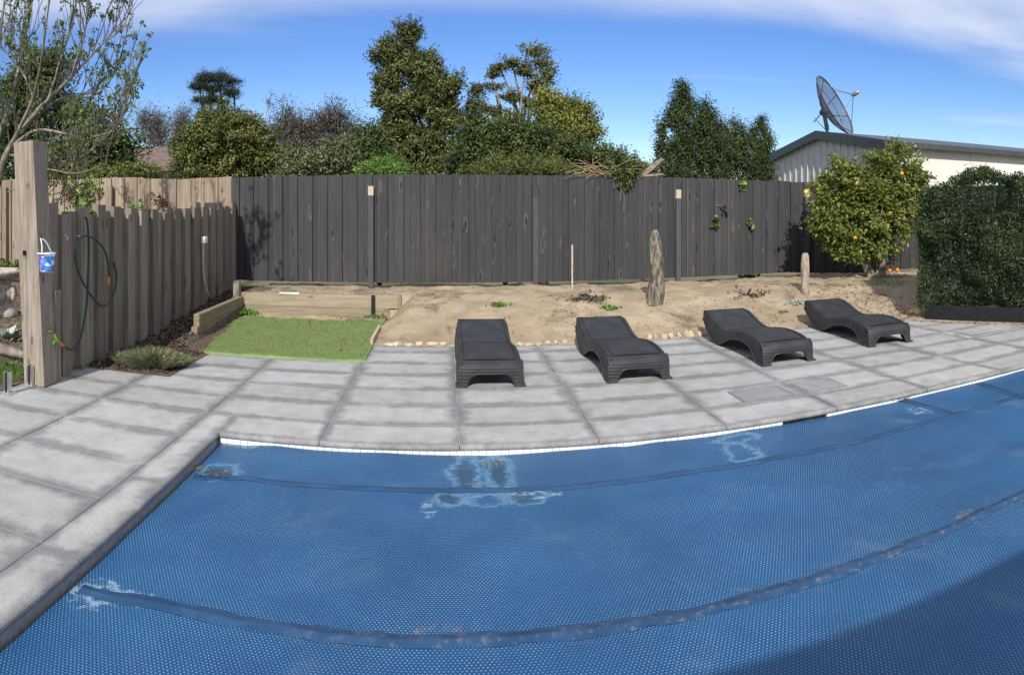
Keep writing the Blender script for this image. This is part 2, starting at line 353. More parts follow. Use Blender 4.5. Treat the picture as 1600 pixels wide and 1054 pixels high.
# rattan-look plastic of the loungers
def rattan(name, ribs):
    m, nt, b = newmat(name); g = G(nt); co = g.n('ShaderNodeTexCoord').outputs['Object']; s = g.n('ShaderNodeSeparateXYZ', {0: co})
    if ribs:
        h = g.math('ABSOLUTE', g.math('SINE', g.math('MULTIPLY', s.outputs[0], math.pi / .019)))
        h2 = g.math('SINE', g.math('ADD', g.math('MULTIPLY', s.outputs[1], math.pi * 2 / .03), g.math('MULTIPLY', g.math('FLOOR', g.math('DIVIDE', s.outputs[0], .019)), math.pi)))
        h = g.math('ADD', h, g.math('MULTIPLY', h2, .25))
    else:
        row = g.math('FLOOR', g.math('DIVIDE', s.outputs[2], .03))
        t = g.math('ADD', g.math('ADD', s.outputs[0], s.outputs[1]), g.math('MULTIPLY', row, .0095))
        hx = g.math('ABSOLUTE', g.math('SINE', g.math('MULTIPLY', t, math.pi / .019))); hz = g.math('ABSOLUTE', g.math('SINE', g.math('MULTIPLY', s.outputs[2], math.pi / .03)))
        h = g.math('MULTIPLY', g.math('POWER', hx, .6), g.math('POWER', hz, .5))
    n_ = g.noise(co, 6, 4)
    dust = g.rng(n_, .35, .7)
    g.set(b, 'Base Color', g.mix(g.math('MULTIPLY', dust, .5), (.022, .023, .027), (.055, .055, .058)))
    b.inputs['Roughness'].default_value = .5; b.inputs['Specular IOR Level'].default_value = .4
    g.set(b, 'Normal', g.bump(h, .75, .004 if ribs else .005)); return m
M['rattan'] = rattan('anthracite_rattan_plastic', False); M['rattan_rib'] = rattan('anthracite_ribbed_plastic', True)
M['rim'] = nmat('anthracite_plain_plastic', (.025, .026, .03), (.04, .041, .045), 6, .45, .1, 200, spec=.45)

# ------------------------------------------------------------------ foliage
def leaf_mesh(name, c, d, nrm, L, Wd, rnd, m, fold=.15):
    """N folded two-triangle leaves; c centre, d long axis, nrm facing, arrays"""
    N = len(c)
    d = d / np.maximum(np.linalg.norm(d, axis=1, keepdims=True), 1e-6)
    s = np.cross(d, nrm); s /= np.maximum(np.linalg.norm(s, axis=1, keepdims=True), 1e-6); n = np.cross(s, d)
    L = np.broadcast_to(L, (N,))[:, None]; Wd = np.broadcast_to(Wd, (N,))[:, None]
    v = np.empty((N, 4, 3), np.float32)
    v[:, 0] = c - d * L / 2; v[:, 2] = c + d * L / 2 - n * L * .08
    v[:, 1] = c + s * Wd / 2 + n * Wd * fold; v[:, 3] = c - s * Wd / 2 + n * Wd * fold
    me = bpy.data.meshes.new(name); me.vertices.add(N * 4); me.vertices.foreach_set('co', v.ravel())
    idx = (np.arange(N)[:, None] * 4 + np.array([0, 1, 2, 0, 2, 3])).astype(np.int32).ravel()
    me.loops.add(N * 6); me.loops.foreach_set('vertex_index', idx)
    me.polygons.add(N * 2); me.polygons.foreach_set('loop_start', np.arange(0, N * 6, 3, dtype=np.int32))
    try: me.polygons.foreach_set('loop_total', np.full(N * 2, 3, np.int32))
    except Exception: pass
    a = me.attributes.new('rnd', 'FLOAT', 'POINT'); a.data.foreach_set('value', np.repeat(rnd, 4).astype(np.float32))
    me.update(calc_edges=True); me.materials.append(m); return me
def unit(n): q = rng.normal(size=(n, 3)); return q / np.linalg.norm(q, axis=1, keepdims=True)
def ball(n): return unit(n) * (rng.random(n) ** .45)[:, None]
def crown(lobes, ncl, nleaf, cr, L, up=.3, out=.6, flat=1.0, shell=.5, scat=1.0):
    """clumps of leaves through ellipsoid lobes -> centres, dirs, normals, rnd, clump centres"""
    lob = np.array(lobes, float); wts = (lob[:, 3] * lob[:, 5]) ** .8; wts /= wts.sum()
    which = rng.choice(len(lob), ncl, p=wts); u = unit(ncl)
    rad = shell + (1.0 - shell) * rng.random(ncl) ** .7
    cc = lob[which, :3] + u * lob[which, 3:6] * rad[:, None] * rng.uniform(.8, 1.12 * scat, ncl)[:, None]
    crnd = rng.random(ncl); csz = cr * rng.uniform(.45, 1.3, ncl)
    ax = u * .8 + unit(ncl) * .7 + np.array([0, 0, .35]); ax /= np.linalg.norm(ax, axis=1, keepdims=True)      # each clump is a spray along its own axis
    ci = rng.choice(ncl, nleaf, p=csz ** 2 / (csz ** 2).sum())
    q = rng.normal(size=(nleaf, 3)) * .5; ln = np.linalg.norm(q, axis=1, keepdims=True); q *= np.minimum(1, 1.15 / np.maximum(ln, 1e-6))
    q = (q * np.array([1, 1, flat]) + ax[ci] * rng.normal(size=(nleaf, 1)).clip(-1.6, 1.6) * .55) * csz[ci][:, None]
    c = cc[ci] + q
    k_in = rng.random(nleaf) < .16                                     # some leaves fill the inside of the lobes
    wi = which[ci]; c[k_in] = lob[wi[k_in], :3] + (unit(k_in.sum()) * (rng.random(k_in.sum()) ** .5)[:, None]) * lob[wi[k_in], 3:6] * .85
    o = c - lob[wi, :3]; o /= np.maximum(np.linalg.norm(o, axis=1, keepdims=True), 1e-6)
    o2 = q / np.maximum(np.linalg.norm(q, axis=1, keepdims=True), 1e-6)
    d = o * out * .5 + o2 * out * .4 + ax[ci] * .3 + unit(nleaf) * .8 + np.array([0, 0, -.15]); nr = unit(nleaf) * .6 + np.array([0, 0, up + .35]) + o * .45 + o2 * .5
    rnd = np.clip(.45 * crnd[ci] + .55 * rng.random(nleaf), 0, 1)
    return c, d, nr, rnd, cc
def lob(x, y, rx, ry, Y, dep=.8):
    p = PD(x, y, Y); k = pxm(x, Y); return (p.x, p.y, p.z, rx * k, rx * k * dep, ry * k)
def curve(a, b, n=5, bend=.1, seed=0):
    a, b = Vector(a), Vector(b); L = (b - a).length; rr = random.Random(seed)
    off = Vector((rr.uniform(-1, 1), rr.uniform(-1, 1), rr.uniform(-.2, .6))) * L * bend
    return [a.lerp(b, t) + off * math.sin(math.pi * t) for t in [i / n for i in range(n + 1)]]
def tree(name, label, base, lobes, m, ncl=90, nleaf=13600, cr=0.287, L=0.104, W=.45, bark='bark_dark', trunk=.12, group='trees behind the fence', cat='tree', flat=.8, shell=.5, twig=.45, up=.3, out=.6, scat=1.0):
    t = thing(name, label, cat, base, group)
    c, d, nr, rnd, cc = crown(lobes, ncl, nleaf, cr, L, flat=flat, shell=shell, up=up, out=out, scat=scat)
    Ls = L * rng.uniform(.65, 1.25, len(c))
    link(bpy.data.objects.new('crown', leaf_mesh('crown', c, d, nr, Ls, Ls * W, rnd, M[m])), t)
    mb = MB(); base = Vector(base)
    cen = sum((Vector(l[:3]) for l in lobes), Vector()) / len(lobes); low = min(l[2] for l in lobes)
    fork = Vector((base.x * .5 + cen.x * .5, base.y * .5 + cen.y * .5, base.z + (low - base.z) * .6))
    mb.tube(curve(base, fork, 5, .06, 1), [trunk * (1.25 - .06 * i) for i in range(6)], 8)
    lc = [Vector(l[:3]) for l in lobes]
    for i, q in enumerate(lc): mb.tube(curve(fork, q, 5, .12, i), [trunk * .7 * (1 - .14 * k) for k in range(6)], 6)
    for i, q in enumerate(cc):
        if random.random() < twig:
            q = Vector(q); s = min(lc, key=lambda z: (z - q).length); mb.tube(curve(s, q, 3, .12, i), [trunk * .24, trunk * .2, trunk * .15, trunk * .08], 4)
    obj('trunk', mb, M[bark], t, True); return t
def grow(mb, tips, p, d, L, r, depth, rr, up=.25, spread=.6, kids=(2, 3), shrink=.72, n=5):
    pts = [p]; rad = [r]; q = p.copy(); dd = d.copy()
    for i in range(4):
        dd = (dd + Vector((rr.uniform(-1, 1), rr.uniform(-1, 1), rr.uniform(-.6, 1) + up)) * .16).normalized()
        q = q + dd * L / 4; pts.append(q.copy()); rad.append(r * (1 - .1 * (i + 1)))
    mb.tube(pts, rad, n if r > .012 else 4, False)
    if depth == 0: tips.append((q, dd)); return
    for k in range(rr.randint(*kids)):
        st = pts[4] if k == 0 else pts[rr.choice((2, 3, 4))]
        nd = (dd + Vector((rr.uniform(-1, 1), rr.uniform(-1, 1), rr.uniform(-.5, .9) + up)) * spread).normalized()
        grow(mb, tips, st, nd, L * rr.uniform(shrink - .12, shrink + .1), r * .58, depth - 1, rr, up, spread, kids, shrink, n)
def tufts(name, pts, m, n, size, L, W, updir=(0, 0, 1), parent=None):
    pts = np.array([tuple(p) for p in pts]); k = rng.integers(0, len(pts), n * len(pts)); c = pts[k] + rng.normal(size=(len(k), 3)) * size
    d = unit(len(k)) + np.array(updir); nr = unit(len(k)) + np.array((0, 0, .6)); Ls = L * rng.uniform(.6, 1.3, len(k))
    return link(bpy.data.objects.new(name, leaf_mesh(name, c, d, nr, Ls, Ls * W, rng.random(len(k)), M[m])), parent)
def blades(name, xy, z, H, Wd, m, lean=.35, parent=None):
    n = len(xy); c = np.column_stack([xy, z]); d = unit(n) * lean + np.array((0, 0, 1.0)); d /= np.linalg.norm(d, axis=1, keepdims=True)
    H = np.broadcast_to(H, (n,)); c = c + d * H[:, None] / 2
    return link(bpy.data.objects.new(name, leaf_mesh(name, c, d, unit(n), H, Wd, rng.random(n), M[m], .1)), parent)
M['leaf_dark'] = leaf_mat('dark_evergreen_leaf', (.026, .052, .016), (.115, .155, .04), (.24, .25, .075))
M['leaf_mid'] = leaf_mat('mid_green_leaf', (.045, .07, .018), (.19, .205, .05), (.36, .34, .11))
M['leaf_big'] = leaf_mat('olive_tree_leaf', (.042, .06, .02), (.19, .205, .065), (.36, .34, .12))
M['leaf_yel'] = leaf_mat('yellow_green_leaf', (0.103, 0.127, 0.023), (0.299, 0.299, 0.069), (0.483, 0.437, 0.161))
M['leaf_bright'] = leaf_mat('bright_green_leaf', (0.065, 0.143, 0.023), (0.208, 0.351, 0.065), (0.364, 0.468, 0.130))
M['leaf_conifer'] = leaf_mat('deep_green_leaf', (.028, .05, .017), (.1, .13, .04), (.18, .2, .065))
M['leaf_pine'] = leaf_mat('far_pine_needle', (0.018, 0.030, 0.021), (0.053, 0.072, 0.045))
M['leaf_brown'] = leaf_mat('dry_grey_leaf', (0.062, 0.053, 0.045), (0.163, 0.138, 0.106), (0.250, 0.213, 0.150))
M['leaf_pale'] = leaf_mat('pale_flowering_leaf', (0.065, 0.091, 0.033), (0.221, 0.234, 0.117), (0.546, 0.468, 0.325))
M['leaf_citrus'] = leaf_mat('citrus_leaf', (.06, .095, .018), (.25, .28, .055), (.52, .48, .16), .3, .45)
M['leaf_hedge'] = leaf_mat('hedge_leaf', (0.018, 0.042, 0.015), (0.075, 0.112, 0.036), (0.195, 0.180, 0.075), .2, .4)
M['leaf_fig'] = leaf_mat('young_fig_leaf', (.1, .15, .04), (.2, .27, .08), None, .35)

# ================================================================== SETTING
PX0, PX1, PY0, PY1 = -1.583, 8.6, 0.9, 4.57          # pool opening
COLW, ROWD, CX0 = 0.955, 0.5, 0.09
gmb = MB()
big = 900
def q4(x0, x1, y0, y1, z): gmb.add([(x0, y0, z), (x1, y0, z), (x1, y1, z), (x0, y1, z)], [(0, 1, 2, 3)])
gz = -.06
q4(-big, PX0 - .3, -big, big, gz); q4(PX1 + .3, big, -big, big, gz); q4(PX0 - .3, PX1 + .3, PY1 + .3, big, gz); q4(PX0 - .3, PX1 + .3, -big, PY0 - .3, gz)
struct(obj('ground', gmb, M['ground']))
# right-hand edge of the paving runs along the hedge planter
RA, RB = Vector((5.95, 7.72)), Vector((7.05, 6.07)); RD = (RB - RA).normalized(); RN = Vector((-RD.y, RD.x)); RN = RN if RN.x > 0 else -RN
def rdist(x, y): return (Vector((x, y)) - RA).dot(RN)     # >0 : beyond the edge
# bed sheet under the pavers
deck = MB()
dz = -.0065
def poly_clip(poly, fn):
    out = []
    for i, a in enumerate(poly):
        b_ = poly[(i + 1) % len(poly)]; da, db = fn(a), fn(b_)
        if da <= 0: out.append(a)
        if da * db < 0: t = da / (da - db); out.append((a[0] + (b_[0] - a[0]) * t, a[1] + (b_[1] - a[1]) * t))
    return out
def deck_rect(x0, x1, y0, y1, clip=False):
    p = [(x0, y0), (x1, y0), (x1, y1), (x0, y1)]
    if clip: p = poly_clip(p, lambda a: rdist(*a))
    if len(p) > 2: deck.add([(a, b_, dz) for a, b_ in p], [tuple(range(len(p)))])
deck_rect(-.865, 9.0, PY1 + .02, 7.85, True); deck_rect(-2.775, -.865, PY1 + .02, 7.03); deck_rect(-3.62, -2.775, PY1 + .02, 5.97); deck_rect(-3.62, PX0 - .02, -2.2, PY1 + .02)
deck_rect(PX0 - .02, 9, -2.2, PY0 - .02)
deck_o = struct(obj('paved_deck', deck, M['bed']))
def offset(poly, d):
    n = len(poly); out = []
    for i in range(n):
        a, b_, c_ = Vector(poly[i - 1]), Vector(poly[i]), Vector(poly[(i + 1) % n])
        e1 = (b_ - a); e2 = (c_ - b_)
        if e1.length < 1e-6 or e2.length < 1e-6: out.append(tuple(b_)); continue
        n1 = Vector((-e1.y, e1.x)).normalized(); n2 = Vector((-e2.y, e2.x)).normalized()
        bis = n1 + n2
        k = d / max(.3, bis.dot(n1)) if bis.length > 1e-6 else d
        q = b_ + bis * k; out.append((q.x, q.y))
    return out
def slab_mesh(name, poly, top, th, gap=.0025, ring=.12, ch=.004, lip=0.0):
    """a paver: polygon (counter-clockwise) with joints, chamfer, and an 'edge' attribute 0 at the rim to 1 inside"""
    p0 = offset(poly, gap); p1 = offset(poly, gap + ch); p2 = offset(poly, ring); n = len(poly)
    v = [(x, y, top - th) for x, y in p0] + [(x, y, top - ch) for x, y in p0] + [(x, y, top) for x, y in p1] + [(x, y, top) for x, y in p2]
    f = []
    for r_ in range(3):
        for i in range(n): f.append((r_ * n + i, r_ * n + (i + 1) % n, (r_ + 1) * n + (i + 1) % n, (r_ + 1) * n + i))
    f.append(tuple(3 * n + i for i in range(n)))
    me = bpy.data.meshes.new(name); me.from_pydata(v, [], f); me.update()
    a = me.attributes.new('edge', 'FLOAT', 'POINT'); a.data.foreach_set('value', [0.0] * (3 * n) + [1.0] * n)
    return me
std = slab_mesh('paver', [(-COLW / 2, -ROWD / 2), (COLW / 2, -ROWD / 2), (COLW / 2, ROWD / 2), (-COLW / 2, ROWD / 2)], 0, .03); std.materials.append(M['paver'])
def area(p): return abs(sum(p[i - 1][0] * p[i][1] - p[i][0] * p[i - 1][1] for i in range(len(p)))) / 2
def lay(x0, x1, y0, y1, xs, ys, clip=False):
    for i in range(len(xs) - 1):
        for j in range(len(ys) - 1):
            a0, a1, b0, b1 = max(xs[i], x0), min(xs[i + 1], x1), max(ys[j], y0), min(ys[j + 1], y1)
            if a1 - a0 < .04 or b1 - b0 < .04: continue
            p = [(a0, b0), (a1, b0), (a1, b1), (a0, b1)]
            if clip: p = poly_clip(p, lambda a: rdist(*a))
            if len(p) < 3 or area(p) < .01: continue
            cx, cy = sum(a[0] for a in p) / len(p), sum(a[1] for a in p) / len(p)
            hz = random.uniform(-.0015, .0015); rt = (random.uniform(-.002, .002), random.uniform(-.002, .002), random.uniform(-.002, .002))
            if abs(area(p) - COLW * ROWD) < 1e-3: inst('paver', std, (cx, cy, hz), deck_o, rt)
            else:
                me = slab_mesh('paver', [(a[0] - cx, a[1] - cy) for a in p], 0, .03); me.materials.append(M['paver']); inst('paver', me, (cx, cy, hz), deck_o, rt)
xs = [CX0 + COLW * k for k in range(-5, 11)]
xl = [-3.62, -2.775, CX0 - 2 * COLW]; ysb = [5.0 + ROWD * k for k in range(0, 7)]; ysl = [5.0 - .575 * k for k in range(0, 8)][::-1]
lay(-.865, 9.0, 5.0, 7.85, xs, ysb, True); lay(-2.775, -.865, 5.0, 7.03, xs, ysb); lay(-3.62, -2.775, 5.0, 5.95, xs, ysb)
lay(-3.62, CX0 - 2 * COLW, 1.0, 5.0, xl, ysl)
# coping slabs with a rounded nose over the pool
def coping(poly_len, depth, name):
    """local: x along the edge, nose towards -y"""
    hw = poly_len / 2 - .003; prof = []
    r_ = .022
    for k in range(7): a = math.pi / 2 + math.pi * k / 6; prof.append((r_ + r_ * math.cos(a) , -r_ + r_ * math.sin(a)))
    rows = [(depth - .003, -.044), (depth - .003, -.003), (depth - .006, 0), (depth - .07, 0), (.09, 0)] + prof
    ed = [0, 0, 0, 1, .9] + [.25] * 7
    v = [(sx * hw, y, z) for (y, z) in rows for sx in (-1, -.86, .86, 1)]
    at = [e * (0 if sx in (0, 3) else 1) for e in ed for sx in range(4)]
    f = []
    n = len(rows)
    for i in range(n - 1):
        for k in range(3): f.append((i * 4 + k, (i + 1) * 4 + k, (i + 1) * 4 + k + 1, i * 4 + k + 1))
    f.append(tuple(i * 4 for i in range(n))[::-1]); f.append(tuple(i * 4 + 3 for i in range(n))); f.append((0, 1, 2, 3, (n - 1) * 4 + 3, (n - 1) * 4 + 2, (n - 1) * 4 + 1, (n - 1) * 4))
    me = bpy.data.meshes.new(name); me.from_pydata(v, [], f); me.update()
    a = me.attributes.new('edge', 'FLOAT', 'POINT'); a.data.foreach_set('value', [float(q) for q in at]); me.materials.append(M['coping'])
    return me
pw = MB()
wt_ = .03
pw.box((( PX0 + PX1) / 2, PY1 + .045, -.53), (PX1 - PX0 + .3, .05, .96)); pw.box(((PX0 + PX1) / 2, PY0 - .045, -.53), (PX1 - PX0 + .3, .05, .96))
pw.box((PX0 - .045, (PY0 + PY1) / 2, -.53), (.05, PY1 - PY0 + .03, .96)); pw.box((PX1 + .045, (PY0 + PY1) / 2, -.53), (.05, PY1 - PY0 + .03, .96)); pw.box(((PX0 + PX1) / 2, (PY0 + PY1) / 2, -1.0), (PX1 - PX0 + .3, PY1 - PY0 + .3, .04))
pool = struct(obj('pool', pw, M['grout']))
cb = coping(COLW, 5.0 - PY1, 'coping_slab')
for k in range(-2, 9):
    x0 = CX0 + COLW * k
    if k == -2:
        L_ = CX0 - COLW - (PX0 + .0); me = coping(L_, 5.0 - PY1, 'coping_slab'); inst('coping_slab', me, (PX0 + L_ / 2, PY1, 0), pool); continue
    inst('coping_slab', cb, (x0 + COLW / 2, PY1, random.uniform(-.001, .001)), pool)
wl = PX0 - (CX0 - 2 * COLW)
yl = [5.0, 3.62, 2.66, 1.7, .74]
for a_, b_ in zip(yl[1:], yl[:-1]):
    me = coping(b_ - a_, wl, 'coping_slab'); inst('coping_slab', me, (PX0, (a_ + b_) / 2, random.uniform(-.001, .001)), pool, (0, 0, R(90)))
# waterline tiles, none across the skimmer mouth
tm = MB().box((0, 0, 0), (.0465, .012, .036), None).mesh('tile'); tm.materials.append(M['white_tile'])
SK0, SK1 = 2.47, 2.86
k = 0
while True:
    x = PX0 + .03 + .05 * k; k += 1
    if x > 7.6: break
    if SK0 - .02 < x < SK1 + .02: continue
    inst('tile', tm, (x, PY1 + .0165, -.0575), pool)
sk = MB(); sk.box(((SK0 + SK1) / 2, PY1 + .0165, -.075), (SK1 - SK0, .014, .055)); obj('skimmer_mouth_shade', sk, M['black'], pool)  # solid black block painted in for the shade inside the opening
# two dark skimmer lids let into the paving
for (x0, x1, y0, y1) in ((2.36, 2.86, 5.04, 5.4), (2.98, 3.4, 5.06, 5.42)):
    cx, cy = (x0 + x1) / 2, (y0 + y1) / 2
    me = slab_mesh('lid_patch', [(x0 - cx, y0 - cy), (x1 - cx, y0 - cy), (x1 - cx, y1 - cy), (x0 - cx, y1 - cy)], 0, .012, .002, .05, .002); me.materials.append(M['lid'])
    inst('skimmer_lid', me, (cx, cy, .0055), deck_o)

# ------------------------------------------------------------------ sand bank, garden beds
def sm(t): t = max(0, min(1, t)); return t * t * (3 - 2 * t)
def nz2(x, y, s=1.0): return mnoise.fractal(Vector((x * s, y * s, 3.3)), 1.0, 2.0, 4)
def hs(x, y):
    d = min(y - 7.84, 99)
    if x > 4.4: d = max(d, rdist(x, y) * 1.0) if y < 7.84 else max(y - 7.84, rdist(x, y))
    base = .355 * sm((d + .05) / 1.55) * (sm((x + .87) / .45) if y < 9.62 else 1)
    base += .045 * nz2(x, y, 1.3) * sm(d / .5) + .022 * nz2(x, y, 5) * sm(d / .3)
    base -= .06 * sm((y - 10.4) / .6)
    return base + .012 if d > 0 else -.04
struct(obj('sand_bank', MB().grid(-.88, 9.6, 5.2, 11.4, 330, 200, lambda x, y: hs(x, y) if (y > 7.8 or x > 4.9) else -.04), M['sand'], None, True))
struct(obj('retained_soil', MB().grid(-2.99, -.86, 9.66, 11.4, 50, 36, lambda x, y: .325 - .03 * sm((y - 10.4) / .6) + .03 * nz2(x, y, 1.6) + .012 * nz2(x, y, 7)), M['sand'], None, True))
def hm(x, y): return .025 + .25 * sm((y - 6.3) / 4.6) + .04 * nz2(x, y, 1.7) + .02 * nz2(x, y, 7) - .02
def bedz(x, y):
    if x > -2.98 and y > 7.0: return hm(x, y) * (1 - sm((x + 2.98) / .12)) - .03 * sm((x + 2.98) / .1)
    return hm(x, y) * sm((y - 5.88) / .15) * sm((-2.55 - x) / .12 if y < 7.1 else 1) + .004
struct(obj('mulch_bed', MB().grid(-3.62, -2.54, 5.9, 11.3, 40, 150, bedz), M['mulch'], None, True))
struct(obj('side_garden', MB().grid(-13, -3.62, 3.0, 11.4, 90, 80, lambda x, y: .02 + .05 * nz2(x, y, .9) + .02 * nz2(x, y, 5) + .06 * sm((-3.9 - x) / 1.2)), M['soil'], None, True))
# turf
def tz(x, y): return -.03 if y < 7.03 else .012 + .03 * sm((y - 8.3) / 1.2) + .012 * nz2(x, y, 1.3)
tb = MB().grid(-2.93, -.84, 7.025, 9.35, 36, 60, lambda x, y: tz(x, y) - .08 * sm((-2.63 - .13 * (y - 7.04) - x) / .06))
struct(obj('turf', tb, M['turf'], None, True))
n = 85000; xy = np.column_stack([rng.uniform(-2.93, -.84, n), rng.uniform(7.04, 9.42, n)])
keep = ~(xy[:, 1] > 9.3 + .06 * np.sin(xy[:, 0] * 9) + .05 * np.sin(xy[:, 0] * 23)) & (xy[:, 0] > -2.64 - .13 * (xy[:, 1] - 7.04) + .025 * np.sin(xy[:, 1] * 7) + .015 * np.sin(xy[:, 1] * 23)); xy = xy[keep]
z = np.array([tz(a, b_) for a, b_ in xy]); o = blades('turf_blades', xy, z, rng.uniform(.008, .018, len(xy)), .0045, 'turf_blade', .7); stuff(o); tag(o, 'short bright green artificial turf in the sunken patch', 'turf')
# dirt in the turf's left corner
struct(obj('bare_dirt', MB().grid(-2.98, -.84, 9.2, 9.6, 40, 12, lambda x, y: .03 + .035 * sm((y - 9.25) / .2) + .012 * nz2(x, y, 4)), M['sand'], None, True))
struct(obj('bare_dirt', MB().grid(-2.96, -2.45, 7.05, 9.3, 20, 50, lambda x, y: .004 + .03 * sm((y - 8) / 1.5) + .012 * nz2(x, y, 3) - .08 * sm((x + 2.64 + .13 * (y - 7.04)) / .08)), M['mulch'], None, True))

# ------------------------------------------------------------------ pool cover
ZC = -.053
def cz(x, y):
    return ZC + .0035 * math.sin(x * 9 + 3 * nz2(x, y, 1.2)) * sm(nz2(x, y, .5) + .2) - .03 * sm((-1.15 - x) / .35) + .007 * nz2(x, y, .8) + .004 * nz2(x, y, 2.5) - .012 * math.exp(-((x - .3) / .25) ** 2) * sm((y - 3.95) / .2)
cov = thing('pool_cover', 'blue bubble solar cover floating on the pool with long seams', 'pool cover', (2.5, 2.7, ZC))
m, nt, b = newmat('blue_bubble_cover'); g = G(nt); v = g.pos()
def bub(ox, oy):
    a, bb = .0167, .029
    f_ = g.vec('FRACTION', g.n('ShaderNodeMapping', {'Vector': v, 'Scale': (1 / a, 1 / bb, 0), 'Location': (ox + 200, oy + 200, 0)}).outputs[0]).outputs[0]
    q = g.vec('MULTIPLY', g.vec('SUBTRACT', f_, (.5, .5, 0)).outputs[0], (a, bb, 0)).outputs[0]
    return g.vec('LENGTH', q).outputs['Value']
dd = g.math('MINIMUM', bub(0, 0), bub(.5, .5))
dome = g.math('SQRT', g.math('MAXIMUM', g.math('SUBTRACT', 1.0, g.math('POWER', g.math('DIVIDE', dd, .0064), 2.0)), 0.0))
spot = g.rng(dd, .0046, .0018)  # paler bubble plastic and its sun glint, painted together as a light dot
n1 = g.noise(v, .9, 5, .6); n2 = g.noise(v, 22, 6, .7); n3 = g.noise(v, 5.5, 4, .6)
base = g.mix(g.rng(n1, .3, .7), (.008, .062, .168), (.014, .088, .222))
vis = g.math('MULTIPLY', g.rng(g.noise(v, 2.6, 4, .6), .3, .7, .5, 1.0), g.rng(g.noise(v, 75, 2), .35, .6, .55, 1.0))
col = g.mix(g.math('MULTIPLY', g.math('MULTIPLY', spot, .85), vis), base, (.25, .48, .66))
def stain(cx, cy, rx, ry, lo=.2):
    q = g.n('ShaderNodeMapping', {'Vector': v, 'Location': (-cx / rx, -cy / ry, 0), 'Scale': (1 / rx, 1 / ry, 0)}).outputs[0]
    return g.rng(g.math('SUBTRACT', g.vec('LENGTH', q).outputs['Value'], g.math('MULTIPLY', g.math('SUBTRACT', n2, .5), 1.6)), 1.0, .6)
def ringstain(cx, cy, rx, ry):
    q = g.n('ShaderNodeMapping', {'Vector': v, 'Location': (-cx / rx, -cy / ry, 0), 'Scale': (1 / rx, 1 / ry, 0)}).outputs[0]
    l_ = g.math('ADD', g.vec('LENGTH', q).outputs['Value'], g.math('MULTIPLY', g.math('SUBTRACT', n2, .5), .9)); l_ = g.math('ADD', l_, g.math('MULTIPLY', g.math('SUBTRACT', n3, .5), 2.2))
    return g.math('MULTIPLY', g.math('MULTIPLY', g.rng(l_, .6, .98), g.rng(l_, 1.35, 1.0)), g.rng(n2, .3, .6, .25, 1))
def acc(lst):
    r_ = lst[0]
    for q in lst[1:]: r_ = g.math('MAXIMUM', r_, q)
    return r_
def cp(x, y): p = P(x, y, ZC); return p.x, p.y
dk = [stain(*cp(727, 742), .055, .3), stain(*cp(779, 735), .05, .26), stain(*cp(700, 780), .09, .09), stain(*cp(815, 775), .09, .09), stain(*cp(340, 735), .1, .12)]
col = g.mix(g.math('MULTIPLY', acc(dk), .6), col, (.03, .06, .075))
wh = [ringstain(*cp(727, 740), .09, .36), ringstain(*cp(780, 738), .09, .34), ringstain(*cp(700, 779), .11, .1), ringstain(*cp(817, 775), .12, .11), ringstain(*cp(760, 780), .14, .09), ringstain(*cp(345, 732), .12, .12), ringstain(*cp(1150, 685), .16, .09),
      ringstain(*cp(1160, 705), .12, .2)]
fl = [stain(*cp(840, 770), .16, .07), stain(*cp(668, 795), .05, .12), stain(*cp(400, 690), .2, .1), stain(*cp(150, 918), .13, .13), stain(*cp(205, 930), .16, .06), stain(*cp(1440, 640), .14, .12)]
col = g.mix(g.math('MULTIPLY', acc(wh), .42), col, (.26, .48, .6))
col = g.mix(g.math('MULTIPLY', g.math('MULTIPLY', acc(fl), g.rng(n2, .45, .62)), .55), col, (.42, .56, .64))
sY = g.n('ShaderNodeSeparateXYZ', {0: v})
nearseam = g.rng(g.math('ABSOLUTE', g.math('SUBTRACT', sY.outputs[1], 2.61)), .12, .04)
rust = g.math('MULTIPLY', nearseam, g.math('MULTIPLY', g.rng(g.noise(v, 7, 5, .7), .54, .66), g.rng(n2, .4, .6))); rust = g.math('MULTIPLY', rust, g.rng(sY.outputs[0], -1.0, -.2))
col = g.mix(g.math('MULTIPLY', rust, .6), col, (.3, .2, .12))
dust = g.math('MULTIPLY', g.rng(g.noise(v, 1.7, 5, .6, .8), .55, .8), .25); col = g.mix(dust, col, (.25, .3, .36))
g.set(b, 'Base Color', col); g.set(b, 'Roughness', g.rng(n1, .3, .7, .36, .52)); b.inputs['Specular IOR Level'].default_value = .3
g.set(b, 'Normal', g.bump(dome, .75, .0035)); M['cover'] = m
SE1, SE2 = 3.97, 2.59
obj('sheet', MB().grid(PX0 + .012, PX1 - .02, PY0 + .02, PY1 - .004, 200, 90, cz), M['cover'], cov, True)
m, nt, b = newmat('cover_seam'); g = G(nt); v = g.pos()
col = g.mix(g.rng(g.noise(v, 6, 5), .35, .7), (.012, .05, .12), (.024, .078, .17))
sx_ = g.n('ShaderNodeSeparateXYZ', {0: v})
rs = g.math('MULTIPLY', g.rng(g.noise(v, 24, 6, .75), .52, .66), g.rng(sx_.outputs[1], 3.2, 2.9)); rs = g.math('MULTIPLY', rs, g.rng(sx_.outputs[0], -.9, 0))
col = g.mix(g.math('MULTIPLY', rs, .55), col, (.24, .17, .12))
col = g.mix(g.math('MULTIPLY', g.rng(g.noise(v, 11, 6, .7), .62, .78), .25), col, (.2, .3, .4))
g.set(b, 'Base Color', col); b.inputs['Roughness'].default_value = .4; M['seam'] = m
